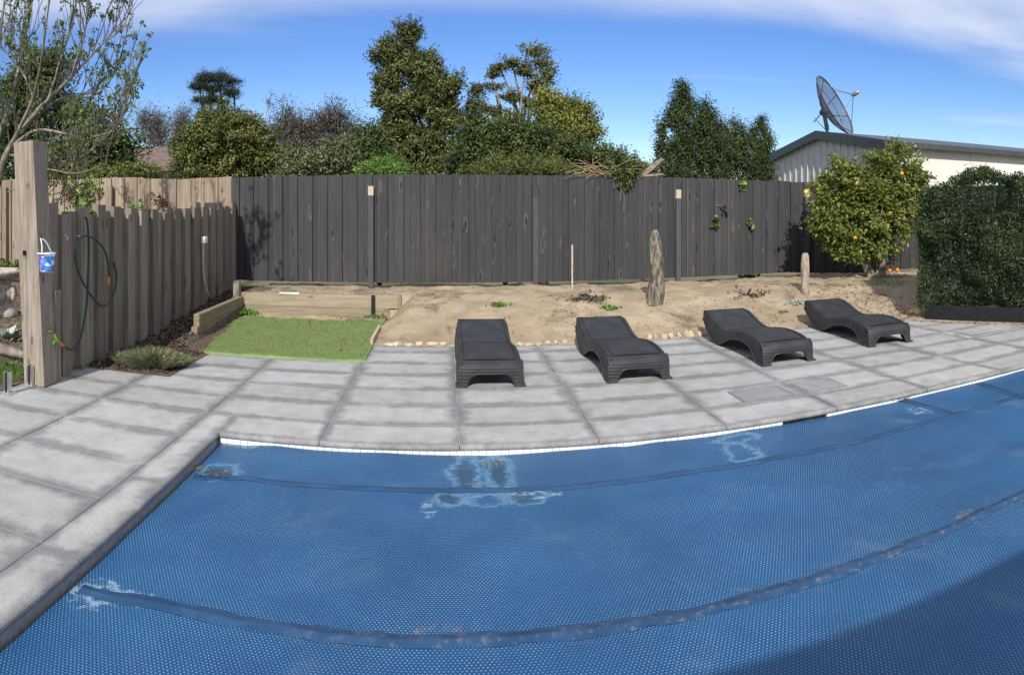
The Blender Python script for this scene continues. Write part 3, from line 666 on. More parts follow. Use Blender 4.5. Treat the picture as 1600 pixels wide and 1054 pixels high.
def seam(y0, wdt, x0, x1):
    mb = MB(); n = 520; vs = []
    for i in range(n + 1):
        x = x0 + (x1 - x0) * i / n; wv = .016 * mnoise.noise(Vector((x * 1.7, y0, 0))) + .006 * mnoise.noise(Vector((x * 9, y0, 2))); ww = wdt * (1 + .35 * mnoise.noise(Vector((x * 6, y0, 4))) + .2 * mnoise.noise(Vector((x * 21, y0, 4))))
        for t, h in ((-1, .0), (-.8, .004), (-.35, .006), (-.15, .011 + .005 * mnoise.noise(Vector((x * 7, 1, y0)))), (.05, .007), (.6, .006), (1, .0)):
            y = y0 + wv + t * ww; vs.append((x, y, cz(x, y) + .002 + h))
    mb.add(vs, [(i * 7 + k, (i + 1) * 7 + k, (i + 1) * 7 + k + 1, i * 7 + k + 1) for i in range(n) for k in range(6)]); return mb
obj('seam', seam(SE1, .036, PX0 + .05, PX1 - .05), M['seam'], cov, True); obj('seam', seam(SE2, .042, PX0 + .05, PX1 - .05), M['seam'], cov, True); obj('seam', seam(1.2, .045, PX0 + .05, PX1 - .05), M['seam'], cov, True)
def crease(a, b_, wdt, name='crease'):
    a, b_ = Vector(a), Vector(b_); t = (b_ - a).normalized(); s = Vector((-t.y, t.x)); mb = MB(); vs = []; n = 24
    for i in range(n + 1):
        p = a.lerp(b_, i / n); e = math.sin(math.pi * min(1, i / n * 1.02)) ** .5
        for k, h in ((-1, 0), (-.5, .012), (0, .003), (.5, .012), (1, 0)):
            q = p + s * k * wdt; vs.append((q.x, q.y, cz(q.x, q.y) + .002 + h * e))
    mb.add(vs, [(i * 5 + k, i * 5 + k + 1, (i + 1) * 5 + k + 1, (i + 1) * 5 + k) for i in range(n) for k in range(4)]); return obj(name, mb, M['seam'], cov, True)
crease(cp(1408, 624)[:2], cp(1492, 648)[:2], .045); crease(cp(1530, 598)[:2], cp(1600, 622)[:2], .045)

# ------------------------------------------------------------------ fences
FY = 11.0
df = thing('dark_paling_fence', 'long charcoal stained paling fence behind the sand bank', 'fence', (2.5, FY, .39))
def boards(parent, x0, x1, zb, zt, m, ypos, wf=.15, wb=.105, cap=True, name='paling'):
    x = x0; front = True; pal = {}
    while x < x1:
        wdt = (wf if front else wb) * random.uniform(.93, 1.08)
        real = wdt if front else wdt + .05
        key = (round(real, 2), front)
        t0, b0 = zt(x), zb(x)
        if key not in pal:
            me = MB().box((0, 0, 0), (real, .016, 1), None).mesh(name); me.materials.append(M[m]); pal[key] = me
        h = t0 - b0 + random.uniform(-.008, .008)
        inst(name, pal[key], (x + wdt / 2, ypos + (0 if front else .026) + random.uniform(-.002, .002), b0 + h / 2), parent, (random.uniform(-.003, .003), random.uniform(-.003, .003), random.uniform(-.012, .012)), (1, 1, h))
        x += wdt; front = not front
top = lambda x: np.interp(x, [-3.6, -1.2, 1.4, 3.9, 6.4, 9.3], [2.105, 2.136, 2.124, 2.11, 2.07, 2.03]); bot = lambda x: np.interp(x, [-3.6, 6, 7, 9.4], [.372, .405, .33, .2])
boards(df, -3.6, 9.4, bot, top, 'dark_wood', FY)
for xp, h_, kind in ((-1.215, 1.93, 'pale'), (1.447, 1.92, 'grey'), (3.886, 1.89, 'pale'), (6.42, 1.93, 'pale')):
    mb = MB().box((xp, FY - .045, (.25 + h_) / 2), (.085, .07, h_ - .25)); ps = obj('post', mb, M['dark_post'], df)
    if kind != 'grey': obj('cap', MB().box((xp, FY - .048, h_ - .06), (.088, .076, .15)), M['cap'], ps)
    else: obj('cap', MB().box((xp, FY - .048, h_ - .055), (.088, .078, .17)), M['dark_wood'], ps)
for zr in (.6, 1.2, 1.85): obj('rail', MB().box((2.9, FY + .06, zr), (13, .035, .08)), M['dark_post'], df)
# return fence on the right behind the citrus tree and hedge
rf = thing('side_paling_fence', 'shaded charcoal paling fence at the right behind the citrus tree', 'fence', (9.4, 9, .35))
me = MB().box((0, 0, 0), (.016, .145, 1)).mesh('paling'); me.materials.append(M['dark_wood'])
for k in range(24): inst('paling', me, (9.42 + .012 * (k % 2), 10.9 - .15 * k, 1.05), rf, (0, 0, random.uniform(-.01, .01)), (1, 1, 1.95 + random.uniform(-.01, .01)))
obj('rail', MB().box((9.46, 9.2, .7), (.035, 3.6, .08)), M['dark_post'], rf)
nf = thing('bare_paling_fence', 'weathered natural timber paling fence behind the sleeper fence', 'fence', (-7, FY, .3))
boards(nf, -10.9, -3.62, lambda x: .2, lambda x: np.interp(x, [-11, -3.6], [2.2, 2.1]) + .02 * math.sin(x * 3), 'raw_wood', FY + .02)
for xp in (-5.9, -8.3): obj('post', MB().box((xp, FY - .04, 1.05), (.09, .07, 1.9)), M['raw_wood'], nf)
for zr in (.6, 1.75): obj('rail', MB().box((-7.2, FY + .075, zr), (7.2, .035, .08)), M['raw_wood'], nf)
# upright sleeper fence along the left
sf = thing('sleeper_fence', 'grey fence of upright timber sleepers with uneven tops', 'fence', (-3.52, 8, 0))
y = 5.28; k = 0; SP = .172
smesh = [MB().box((0, 0, 0), (.075, .17, 1), None).mesh('sleeper') for _ in range(3)]
for q in smesh: q.materials.append(M['sleeper_up'])
while y < 10.9:
    proud = k % 2; h = 1.575 + random.uniform(-.065, .065) + .06 * sm((y - 7) / 3)
    inst('sleeper', smesh[k % 3], (-3.52 + (.035 if proud else -.012), y + .086, h / 2 + .0), sf, (random.uniform(-.008, .008), random.uniform(-.01, .01), random.uniform(-.02, .02)), (1, 1, h))
    y += SP; k += 1
obj('rail', MB().box((-3.63, 8.1, .5), (.05, 5.6, .1)), M['sleeper_up'], sf); obj('rail', MB().box((-3.63, 8.1, 1.3), (.05, 5.6, .1)), M['sleeper_up'], sf)
# big gate post, leaning a little
gp = thing('timber_post', 'tall square weathered timber post at the end of the sleeper fence', 'post', (-3.53, 5.12, 0))
lean = Matrix.Rotation(R(-3.2), 4, 'Y')
mb = MB().box((0, 0, 1.1), (.215, .215, 2.2), lean, 0); mb.v = [(a - 3.53 , b_ + 5.12, c_) for a, b_, c_ in mb.v]; obj('shaft', mb, M['sleeper_up'], gp)
mb = MB().box((0, 0, 0), (.012, .05, .045)); mb.v = [(a - 3.565, b_ + 5.0, c_ + 1.19) for a, b_, c_ in mb.v]; obj('bracket', mb, M['black'], gp)
mb = MB(); mb.tube([(-3.475, 5.12, 1.30), (-3.45, 5.12, 1.30), (-3.435, 5.12, 1.28), (-3.445, 5.12, 1.262)], .004, 5); obj('hook', mb, M['white_p'], gp)
gp2 = thing('timber_stake', 'narrow weathered timber strut fixed beside the tall post', 'post', (-3.5, 5.27, 0)); obj('shaft', MB().box((-3.42, 5.27, .42), (.09, .09, .84)), M['sleeper_up'], gp2)
# low retaining walls round the turf
rw = thing('sleeper_retaining_wall', 'low retaining wall of two stacked pine sleepers behind the turf', 'retaining wall', (-1.9, 9.62, 0))
obj('sleeper', MB().box((-1.9, 9.625, .088), (2.2, .075, .165), None, .006), M['sleeper_flat'], rw); obj('sleeper', MB().box((-1.87, 9.622, .262), (2.42, .075, .175), None, .006), M['sleeper_flat'], rw)
obj('steel_post', MB().box((-1.03, 9.565, .17), (.05, .04, .38)), M['black'], rw); obj('stake', MB().box((-.66, 9.585, .2), (.05, .03, .35)), M['sleeper_side'], rw)
lw = thing('side_retaining_wall', 'short stepped retaining wall of pine sleepers left of the turf', 'retaining wall', (-2.98, 8.6, 0))
obj('sleeper', MB().box((-2.985, 8.62, .075), (.075, 1.86, .15), None, .006), M['sleeper_side'], lw); obj('sleeper', MB().box((-2.982, 8.66, .225), (.075, 1.8, .145), None, .006), M['sleeper_side'], lw)
obj('corner_post', MB().box((-3.03, 9.55, .26), (.09, .09, .52), None, .008), M['sleeper_up'], lw)
tag(obj('edging_board', MB().box((-.86, 8.3, .03), (.03, .95, .1)), M['cap']), 'short pale timber edging board between turf and sand', 'board')
tag(obj('paper_sheet', MB().box((PD(452, 461, 9.62).x, 9.63, .357), (.29, .1, .012), Matrix.Rotation(.12, 4, 'Z')), M['paper']), 'white flat packet lying on top of the sleeper wall', 'packet')

# ------------------------------------------------------------------ sun loungers
def ztop(s): return float(np.interp(s, [0, .05, .14, .32, .5, .7, .88, 1.0, 1.15, 1.35, 1.52, 1.62, 1.67], [.2, .222, .243, .262, .262, .24, .213, .205, .222, .285, .33, .338, .325]))
def zbot(s): return float(np.interp(s, [0, .14, .17, .22, .3, .42, .6, .8, .95, 1.05, 1.2, 1.3, 1.45, 1.6, 1.67], [0, 0, .03, .085, .135, .158, .16, .125, .07, .03, 0, .01, .09, .19, .225]))
def smooth_s(fn, s): return (fn(max(0, s - .03)) + 2 * fn(s) + fn(min(1.67, s + .03))) / 4
def lounger_meshes():
    HW = .283; ns = 56; th = .012
    S = [1.67 * i / ns for i in range(ns + 1)]
    def outline(s):
        zt, zb = smooth_s(ztop, s), smooth_s(zbot, s); r_ = .028; fl = .012 + .02 * max(0, (zt - zb) - .1)
        hw = HW - .03 * sm((s - 1.45) / .25) * .6
        right = [(hw + fl, zb), (hw + fl * .5, (zb + zt - r_) / 2), (hw, zt - r_), (hw - .008, zt - .008), (hw - .028, zt), (hw - .04, zt - .001), (hw - .046, zt - .012)]
        return right, zt
    mb = MB(); rows = []
    for s in S:
        rt, zt = outline(s)
        row = [(-x, s, z) for x, z in rt] + [(x, s, z) for x, z in rt[::-1]]
        rows.append(row)
    n = len(rows[0])
    mb.add([p for r_ in rows for p in r_], [(i * n + k, i * n + k + 1, (i + 1) * n + k + 1, (i + 1) * n + k) for i in range(ns) for k in range(n - 1) if k != n // 2 - 1] )
    # inner skin of the skirts
    inn = []
    for s in S:
        rt, zt = outline(s); inn.append([(-(rt[0][0] - .014), s, rt[0][1]), (-(HW - .016), s, zt - .03), (HW - .016, s, zt - .03), (rt[0][0] - .014, s, rt[0][1])])
    mb.add([p for r_ in inn for p in r_], [(i * 4 + k, (i + 1) * 4 + k, (i + 1) * 4 + k + 1, i * 4 + k + 1) for i in range(ns) for k in range(3)])
    # front apron with its arch between the two feet
    fr = []; nx = 40
    for i in range(nx + 1):
        x = -HW - .012 + (2 * HW + .024) * i / nx; a = abs(x)
        zb = float(np.interp(a, [0, .12, .165, .19, .205, .22, .3], [.118, .118, .105, .08, .04, 0, 0])); zt = .2 - .012 * (a / HW) ** 6
        bow = -.03 * (1 - (a / HW) ** 2) ** .5 if a < HW else 0
        fr.append([(x, bow - .012 * (1 if zb < .01 else .4), zb), (x, bow - .006, zb + (zt - zb) * .5), (x, bow, zt - .012), (x, bow + .012, zt + .004), (x, .05, .2215)])
        fr[-1] += [(x, bow + .012, zt - .02), (x, bow + .004, zb)]
    mb.add([p for r_ in fr for p in r_], [(i * 7 + k, (i + 1) * 7 + k, (i + 1) * 7 + k + 1, i * 7 + k + 1) for i in range(nx) for k in range(4)] + [(i * 7 + 5, i * 7 + 6, (i + 1) * 7 + 6, (i + 1) * 7 + 5) for i in range(nx)])
    # head end: rounded apron
    hd = []
    for i in range(nx + 1):
        x = -HW + .015 + (2 * HW - .03) * i / nx; hd.append([(x, 1.645, .325 + .008), (x, 1.672, .318), (x, 1.68, .29), (x, 1.672, .228)])
    mb.add([p for r_ in hd for p in r_], [(i * 4 + k, i * 4 + k + 1, (i + 1) * 4 + k + 1, (i + 1) * 4 + k) for i in range(nx) for k in range(3)])
    body = mb.mesh('body', True); body.materials.append(M['rattan'])
    def panel(s0, s1):
        p = MB(); k_ = 24; m_ = 14; vs = []
        for i in range(k_ + 1):
            s = s0 + (s1 - s0) * i / k_
            for j in range(m_ + 1):
                u = -1 + 2 * j / m_; hw = HW - .052
                e = min(1 - abs(u), min(i, k_ - i) / k_ * 4)
                vs.append((u * hw, s, smooth_s(ztop, s) - .001 - .010 * (1 - sm(e / .12)) + .004 * (1 - u * u)))
        p.add(vs, [(i * (m_ + 1) + j, i * (m_ + 1) + j + 1, (i + 1) * (m_ + 1) + j + 1, (i + 1) * (m_ + 1) + j) for i in range(k_) for j in range(m_)])
        q = p.mesh('panel', True); q.materials.append(M['rattan_rib']); return q
    seat, back = panel(.085, 1.005), panel(1.02, 1.64)
    und = MB(); vs = []
    for s in S: vs += [(-HW + .03, s, smooth_s(ztop, s) - .02), (HW - .03, s, smooth_s(ztop, s) - .02)]
    und.add(vs, [(2 * i, 2 * i + 1, 2 * i + 3, 2 * i + 2) for i in range(ns)]); under = und.mesh('tray', True); under.materials.append(M['rim'])
    rims = []
    for sg in (-1, 1):
        t = MB(); t.tube([(sg * (outline(s)[0][0][0] + .002), s, outline(s)[0][0][1] + .006) for s in S], .008, 6); q = t.mesh('rim', True); q.materials.append(M['rim']); rims.append(q)
    t = MB(); t.tube([(x, -.03 * max(0, 1 - (abs(x) / HW) ** 2) ** .5 - .012 * (1 if abs(x) > .215 else .4) - .002, float(np.interp(abs(x), [0, .12, .165, .19, .205, .22, .3], [.118, .118, .105, .08, .04, .006, .006]))) for x in [-HW - .012 + (2 * HW + .024) * i / 48 for i in range(49)]], .007, 6)
    q = t.mesh('rim', True); q.materials.append(M['rim']); rims.append(q)
    feet = []
    for sg in (-1, 1):
        t = MB(); t.box((sg * .262, .035, .008), (.105, .15, .016), None, .006); q = t.mesh('foot'); q.materials.append(M['rim']); feet.append(q)
    return dict(body=body, seat_panel=seat, backrest_panel=back, tray=under), rims, feet
LM, LR, LF = lounger_meshes()
for i, (x, y, rz, lab, key) in enumerate((
        (.40, 6.07, .0, 'black rattan-look sun lounger at the left end, foot end facing the camera', 0),
        (1.765, 6.05, .0, 'black rattan-look sun lounger second from the left, small tag on its head end', 1),
        (3.37, 6.13, .0, 'black rattan-look sun lounger second from the right, beyond the skimmer lids', 2),
        (4.83, 6.33, -.06, 'black rattan-look sun lounger at the right end, nearest the citrus tree', 3))):
    t = thing('sun_lounger', lab, 'sun lounger', (x, y, .002), 'sun loungers in a row', rz)
    for nme, me in LM.items(): link(bpy.data.objects.new(nme, me), t, True)
    for me in LR: link(bpy.data.objects.new('rim', me), t, True)
    for me in LF: link(bpy.data.objects.new('foot', me), t, True)
    if key == 1:
        o = obj('tag', MB().box((.06, 1.6, .343), (.09, .03, .006)), M['galv'], t, False, True)

# ------------------------------------------------------------------ objects on the sand bank
def gz_(x, y): return hs(x, y)
def PG(x, y):                             # photo pixel -> point on the sand surface
    z = .15
    for _ in range(40):
        p = P(x, y, z); z += .35 * (max(hs(p.x, p.y), 0) - z)
    return P(x, y, z)
def spl_(pts, k): return [pts[i].lerp(pts[i + 1], j / k) for i in range(len(pts) - 1) for j in range(k)] + [pts[-1]]
p = PG(1023, 470)
mb = MB(); pts = []; rad = []
kx = pxm(1023, p.y)
for t, hw in ((-.06, 14), (0, 13.5), (.1, 12.5), (.3, 12), (.5, 11.5), (.7, 10), (.85, 8), (.95, 5.5), (1, 3)):
    pts.append(p + Vector((.02 * math.sin(t * 5) + .03 * t, 0, t * 111 * kx))); rad.append(hw * kx * (1 + .05 * math.sin(t * 23)))
pts = spl_(pts, 5); rad = list(np.interp(np.linspace(0, 1, len(pts)), np.linspace(0, 1, len(rad)), rad)); mb.tube(pts, rad, 36); mb.v = [tuple(Vector(q) + Vector((1, 1, 0)) * .035 * mnoise.noise(Vector((q[0] * 16, q[1] * 16, q[2] * 4)))) for q in mb.v]
tag(obj('tree_stump', mb, M['stump'], None, True), 'tall rough grey stump standing on the sand bank before the dark fence', 'stump')
p = PG(1258, 458) - Vector((0, 0, .03)); kx = pxm(1258, p.y); mb = MB()
mb.tube([p + Vector((0, 0, t * 66 * kx)) for t in (0, .15, .4, .65, .85, .95, 1)], [q * kx for q in (6.5, 6.2, 6.4, 6.6, 6.2, 5.4, 3.2)], 16); mb.v = [tuple(Vector(q) + Vector((1, .6, 0)) * .015 * mnoise.noise(Vector((q[0] * 16, q[1] * 16, q[2] * 4)))) for q in mb.v]
tag(obj('driftwood_log', mb, M['drift'], None, True), 'short pale weathered log standing upright behind the right loungers', 'log')
p = PD(894, 455, 10.2); mb = MB().box((0, 0, .34), (.022, .022, .74)); mb.v = [(a + p.x, b_ + p.y, c_ + gz_(p.x, p.y) - .04) for a, b_, c_ in mb.v]
tag(obj('garden_stake', mb, M['cap']), 'thin bare timber stake stuck in the sand', 'stake')
# edging stones
segs = [(598, 700, 7.87, 'pale flat edging stone from the left, between turf and first lounger', 6), (806, 890, 7.87, 'pale edging rock from the left, between first and second loungers', 6), (1012, 1096, 7.87, 'pale edging rock from the left, between second and third loungers', 8)]
for a, b_, Y, lab, n in segs:
    for i in range(n):
        px = a + (b_ - a) * (i + .5) / n + random.uniform(-3, 3); wd = (b_ - a) / n * .5 * pxm(px, Y) * random.uniform(.85, 1.15)
        X = Y * math.tan((px - X0) / F); hh = random.uniform(.03, .06) * (1.1 if a > 1000 else .6); wd *= random.uniform(.65, 1.1)
        ordn = ('first', 'second', 'third', 'fourth', 'fifth', 'sixth', 'seventh', 'eighth')[i]
        tag(obj('edging_stone', MB().rock((X, Y + random.uniform(-.01, .05), hh * .4), (wd, .06, hh), i + a, 1), M['stone'], None, False), ordn + ' ' + lab, 'stone', 'edging stones along the sand')
for i, (px, py) in enumerate(((1395, 489), (1410, 488), (1432, 485), (1438, 478), (1452, 490))):
    p = P(px, py, .03); tag(obj('loose_stone', MB().rock((p.x, p.y, .035), (.05 + .01 * (i % 3), .04, .03 + (.05 if i == 3 else 0)), i + 50), M['stone']), ('first', 'second', 'third', 'upright', 'last')[i] + ' small loose stone from the left beyond the right lounger', 'stone', 'loose stones right of the last lounger')
# weeds and dead plants
def weed(px, py, r_, m, name, lab, cat, n=60, L=.07, zoff=0, Y=None):
    p = PG(px, py) if Y is None else PD(px, py, Y)
    c = np.array([tuple(p)] * n) + rng.normal(size=(n, 3)) * np.array((r_, r_ * .5, r_ * .35)); c[:, 2] = np.maximum(c[:, 2], p.z + .01)
    d = unit(n) + np.array((0, 0, .5)); Ls = L * rng.uniform(.6, 1.3, n)
    t = thing(name, lab, cat, p); link(bpy.data.objects.new('leaves', leaf_mesh('leaves', c, d, unit(n) + np.array((0, -.3, .6)), Ls, Ls * .5, rng.random(n), M[m])), t); return t
weed(780, 477, .06, 'weed', 'weed', 'small flat green weed on the sand above the first lounger', 'weed')
weed(954, 482, .07, 'weed', 'weed', 'small green weed on the sand above the second lounger', 'weed')
weed(1168, 433, .09, 'weed', 'weed', 'leafy green weed at the foot of the dark fence', 'weed', 90, .09)
weed(1375, 444, .3, 'weed', 'weed', 'low green weeds around the citrus trunk', 'weed', 80, .06)
weed(918, 468, .12, 'leaf_brown', 'dead_plant', 'dried brown plant remains near the thin stake', 'dead plant', 160, .07)
weed(1170, 462, .15, 'leaf_brown', 'dead_plant', 'flat patch of dry twigs on the sand left of the short log', 'dead plant', 120, .07)
weed(1246, 474, .08, 'silver', 'succulent', 'blue grey succulent beside the head of the right lounger', 'succulent', 70, .06)
weed(1152, 467, .05, 'silver', 'succulent', 'tiny blue grey seedling on the sand left of the log', 'succulent', 30, .05)
weed(1222, 488, .05, 'weed', 'weed', 'small weed tuft beside the right lounger', 'weed', 30, .05)
for px, py, s, lab in ((1118, 345, 7, 'dark leafy shoot poking through the dark fence'), (1131, 325, 7, 'withered shoot poking through the dark fence'), (1173, 351, 7, 'bright leaf sprig low on the dark fence'), (1162, 288, 8, 'bright leaf sprig hanging over the fence top')):
    n = 26; p = PD(px, py, FY - .05); k = pxm(px, FY); c = np.array([tuple(p)] * n) + rng.normal(size=(n, 3)) * np.array((s * k * .45, .02, s * k * .55)); d = unit(n) + np.array((0, -.3, -.6)); Ls = .085 * rng.uniform(.6, 1.2, n)
    t = thing('fence_shoot', lab, 'shoot', p); link(bpy.data.objects.new('leaves', leaf_mesh('leaves', c, d, unit(n) + np.array((0, -1, .3)), Ls, Ls * .7, rng.random(n), M['leaf_brown' if 'withered' in lab else ('leaf_mid' if 'dark leafy' in lab else 'leaf_bright')])), t)
# leaf litter
def litter(name, x0, x1, y0, y1, n, zf, m, L, lab, cond=None):
    x = rng.uniform(x0, x1, n); y = rng.uniform(y0, y1, n)
    if cond is not None: k_ = np.array([cond(a, b_) for a, b_ in zip(x, y)]); x, y = x[k_], y[k_]
    z = np.array([zf(a, b_) for a, b_ in zip(x, y)]) + .006; c = np.column_stack([x, y, z]); d = unit(len(x)); d[:, 2] *= .3; Ls = L * rng.uniform(.5, 1.4, len(x))
    o = link(bpy.data.objects.new(name, leaf_mesh(name, c, d, unit(len(x)) * .5 + np.array((0, 0, 1)), Ls, Ls * .35, rng.random(len(x)), M[m]))); stuff(o); return tag(o, lab, 'litter')
litter('bark_chips', -3.5, -2.6, 5.95, 10.9, 6000, lambda x, y: bedz(x, y) + .004, 'chips', .055, 'dark bark chips covering the bed along the sleeper fence', lambda x, y: not (x > -2.98 and y > 7.3))
litter('bank_litter', -.7, 8.8, 7.95, 10.9, 5200, hs, 'litter', .032, 'dry leaves and twigs scattered over the sand bank', lambda x, y: mnoise.noise(Vector((x * .9, y * 1.3, 8))) > .02 + .25 * rng.random() - .12)
litter('soil_litter', -3.2, -.9, 9.75, 10.95, 350, lambda x, y: .335, 'litter', .035, 'dry leaves on the soil above the sleeper wall')
litter('hedge_litter', 5.4, 7.3, 6.0, 9.4, 1500, lambda x, y: max(hs(x, y), 0), 'litter', .045, 'leaf litter under the hedge and citrus tree', lambda x, y: -.12 < rdist(x, y) < .9)
litter('garden_litter', -8, -3.7, 5.2, 10.5, 3500, lambda x, y: .09 + .04 * nz2(x, y, .9), 'chips', .06, 'bark chips over the garden behind the tall post')
litter('turf_litter', -2.5, -.85, 7.1, 9.5, 90, lambda x, y: tz(x, y) + .018, 'litter', .04, 'dry leaves scattered on the green turf')
lt = [cp(380, 688), cp(320, 738), cp(312, 744), cp(775, 730), cp(1412, 626)]
c = np.concatenate([np.column_stack([rng.normal(a, .06, 26), rng.normal(b_, .02, 26), np.full(26, ZC + .022) + rng.random(26) * .012]) for a, b_ in lt]); n = len(c); d = unit(n); d[:, 2] *= .3; Ls = .03 * rng.uniform(.5, 1.3, n)
o = link(bpy.data.objects.new('cover_leaves', leaf_mesh('cover_leaves', c, d, unit(n) * .5 + np.array((0, 0, 1)), Ls, Ls * .45, rng.random(n) * .8, M['litter']))); stuff(o); tag(o, 'small heaps of dead leaves lying on the pool cover', 'litter')
# tussock and weeds by the mulch bed
tc_ = thing('grass_tussock', 'blue green grass tussock spilling onto the paving', 'grass tussock', (-2.88, 6.2, 0))
n = 5200; ang = rng.uniform(0, 2 * math.pi, n); rr_ = rng.random(n) ** .5; xy = np.column_stack([-2.88 + .4 * rr_ * np.cos(ang) + .06 * np.sin(ang * 3), 6.22 + .27 * rr_ * np.sin(ang) + .04 * np.cos(ang * 5)])
hh = rng.uniform(.08, .24, n) * (1.1 - .5 * rr_); c = np.column_stack([xy, .03 + hh * .35]); d = np.column_stack([np.cos(ang) * (.3 + rr_), np.sin(ang) * (.3 + rr_), rng.uniform(.25, 1.1, n)]) + unit(n) * .3
link(bpy.data.objects.new('blades', leaf_mesh('blades', c, d, unit(n), hh, .006, rng.random(n), M['grass_blade'], .1)), tc_)
weed(378, 489, .1, 'weed', 'weed', 'green weed in the corner of the sleeper walls', 'weed', 260, .07, 0, 9.4)
weed(588, 500, .07, 'weed', 'weed', 'green weed at the right end of the sleeper wall', 'weed', 260, .08, 0, 9.45)
weed(560, 512, .22, 'weed', 'weed', 'creeping weed at the back right of the turf', 'weed', 160, .05, 0, 9.2)
weed(105, 575, .13, 'weed', 'weed', 'green weeds at the foot of the sleeper fence by the tall post', 'weed', 300, .06, 0, 5.85)

# ------------------------------------------------------------------ things on the left fence
def fx(x, y, X=-3.42): return PX(x, y, X)
def z1(x, y): return x / 2.395, 200 + y / 2.395            # coordinates read off an enlarged view
hs_ = thing('garden_hose', 'dark green garden hose looped over the sleeper fence', 'hose', (-3.4, 6, 0))
def hp(lst, X=-3.395): return [fx(*z1(*q), X) for q in lst]
def spl(pts, k=6):
    out = []
    for i in range(len(pts) - 1):
        p0, p1, p2, p3 = pts[max(i - 1, 0)], pts[i], pts[i + 1], pts[min(i + 2, len(pts) - 1)]
        for j in range(k):
            t = j / k; out.append(.5 * ((2 * p1) + (p2 - p0) * t + (2 * p0 - 5 * p1 + 4 * p2 - p3) * t * t + (3 * p1 - p0 - 3 * p2 + p3) * t ** 3))
    return out + [pts[-1]]
mb = MB(); mb.tube(spl(hp([(318, 335), (326, 345), (332, 420), (330, 560), (322, 680), (300, 790), (270, 828), (235, 815), (222, 805)], -3.385)), .011, 8); obj('hose_line', mb, M['hose'], hs_, True)
mb = MB(); mb.tube(spl(hp([(408, 560), (405, 510), (390, 455), (350, 412), (310, 405), (285, 440), (283, 500), (305, 565), (340, 625), (378, 664), (410, 652), (430, 605), (436, 555), (425, 500)], -3.37)), .011, 8); obj('hose_loop', mb, M['hose'], hs_, True)
mb = MB(); mb.tube(hp([(408, 558), (404, 590)], -3.37), [.014, .017], 8); obj('hose_end', mb, M['orange_p'], hs_, True)
mb = MB(); mb.tube(hp([(238, 816), (216, 800)], -3.385), [.016, .02], 8); obj('connector', mb, M['orange_p'], hs_, True)
mb = MB(); mb.tube(hp([(214, 800), (204, 782), (200, 770)], -3.385), [.02, .02, .016], 8); mb.tube(hp([(204, 795), (196, 808)], -3.38), .016, 7); obj('connector', mb, M['lime'], hs_, True)
tp = thing('tap', 'brass garden tap on the strut beside the tall post', 'tap', (-3.4, 5.3, .5)); mb = MB(); mb.tube(hp([(178, 760), (198, 760), (204, 770)], -3.385), [.012, .014, .014], 8); obj('spout', mb, M['brass'], tp, True); mb = MB(); mb.tube(hp([(190, 750), (190, 760)], -3.385), .008, 6); mb.box(hp([(190, 748)], -3.385)[0], (.012, .06, .012)); obj('handle', mb, M['brass'], tp)
for i, (a, b_) in enumerate(((248, 410), (296, 410))):
    q = fx(*z1(a, b_), -3.41); mb = MB(); mb.tube([q + Vector((-.03, 0, .02)), q + Vector((0, 0, .02)), q + Vector((.022, 0, 0)), q + Vector((.012, 0, -.018)), q + Vector((-.0, 0, -.012))], .004, 5)
    tag(obj('wall_hook', mb, M['white_p'], None, True), ('empty white hook on the sleeper fence left of the hose', 'white hook on the sleeper fence carrying the hose')[i], 'hook')
cd = thing('conduit', 'beige conduit with outlet box beside the sleeper fence', 'conduit', fx(322, 462, -3.38)); mb = MB(); mb.tube(spl([fx(*z1(*q), -3.37) for q in ((760, 425), (760, 500), (763, 560), (772, 600), (782, 627))]), .014, 8); obj('pipe', mb, M['beige_p'], cd, True)
q = fx(*z1(765, 417), -3.37); obj('outlet_box', MB().box(q, (.06, .095, .085), None, .008), M['white_p'], cd)
q = fx(73, 403, -3.38)
bk = thing('bucket', 'small clear toy bucket with blue fish print hanging on the post', 'bucket', q)
q = Vector((-3.36, 5.06, 1.10)); q = fx(73, 425, -3.36); q = Vector((q.x, q.y, q.z))
obj('pail', MB().lathe([(.0, 0), (.06, 0), (.078, .165), (.081, .165), (.081, .172), (.074, .172), (.058, .006), (0, .006)], q, 20), M['clear'], bk, True); obj('print', MB().lathe([(.0615, .012), (.0765, .145)], q, 20), M['print'], bk, True)
obj('rim', MB().lathe([(.079, .162), (.086, .165), (.086, .174), (.078, .174)], q, 20), M['white_p'], bk, True)
mb = MB(); mb.tube(spl([q + Vector((0, -.08, .168)), q + Vector((-.01, -.06, .23)), q + Vector((-.05, -.02, .29)), q + Vector((-.06, .0, .295)), q + Vector((-.03, .03, .27)), q + Vector((0, .08, .168))]), .005, 6); obj('handle', mb, M['white_p'], bk, True)
for i, (px, py) in enumerate(((12, 615), (48, 603))):
    p = P(px, py, .0); t = thing('fence_spigot', ('stainless glass fence spigot at the left edge of the picture', 'stainless glass fence spigot nearest the tall post')[i], 'spigot', p, 'glass fence spigots')
    obj('base_plate', MB().box((p.x, p.y, .01), (.1, .1, .02), None, .004), M['steel'], t)
    for s_ in (-1, 1): obj('cheek', MB().box((p.x + s_ * .019, p.y, .105), (.016, .05, .17), None, .003), M['steel'], t)
    obj('gasket', MB().box((p.x, p.y, .105), (.021, .046, .168)), M['black'], t); mb = MB(); mb.tube([(p.x + .02, p.y, .09), (p.x + .032, p.y, .09)], .008, 8); obj('bolt', mb, M['steel'], t); mb = MB(); mb.tube([(p.x + .02, p.y, .14), (p.x + .032, p.y, .14)], .008, 8); obj('bolt', mb, M['steel'], t)
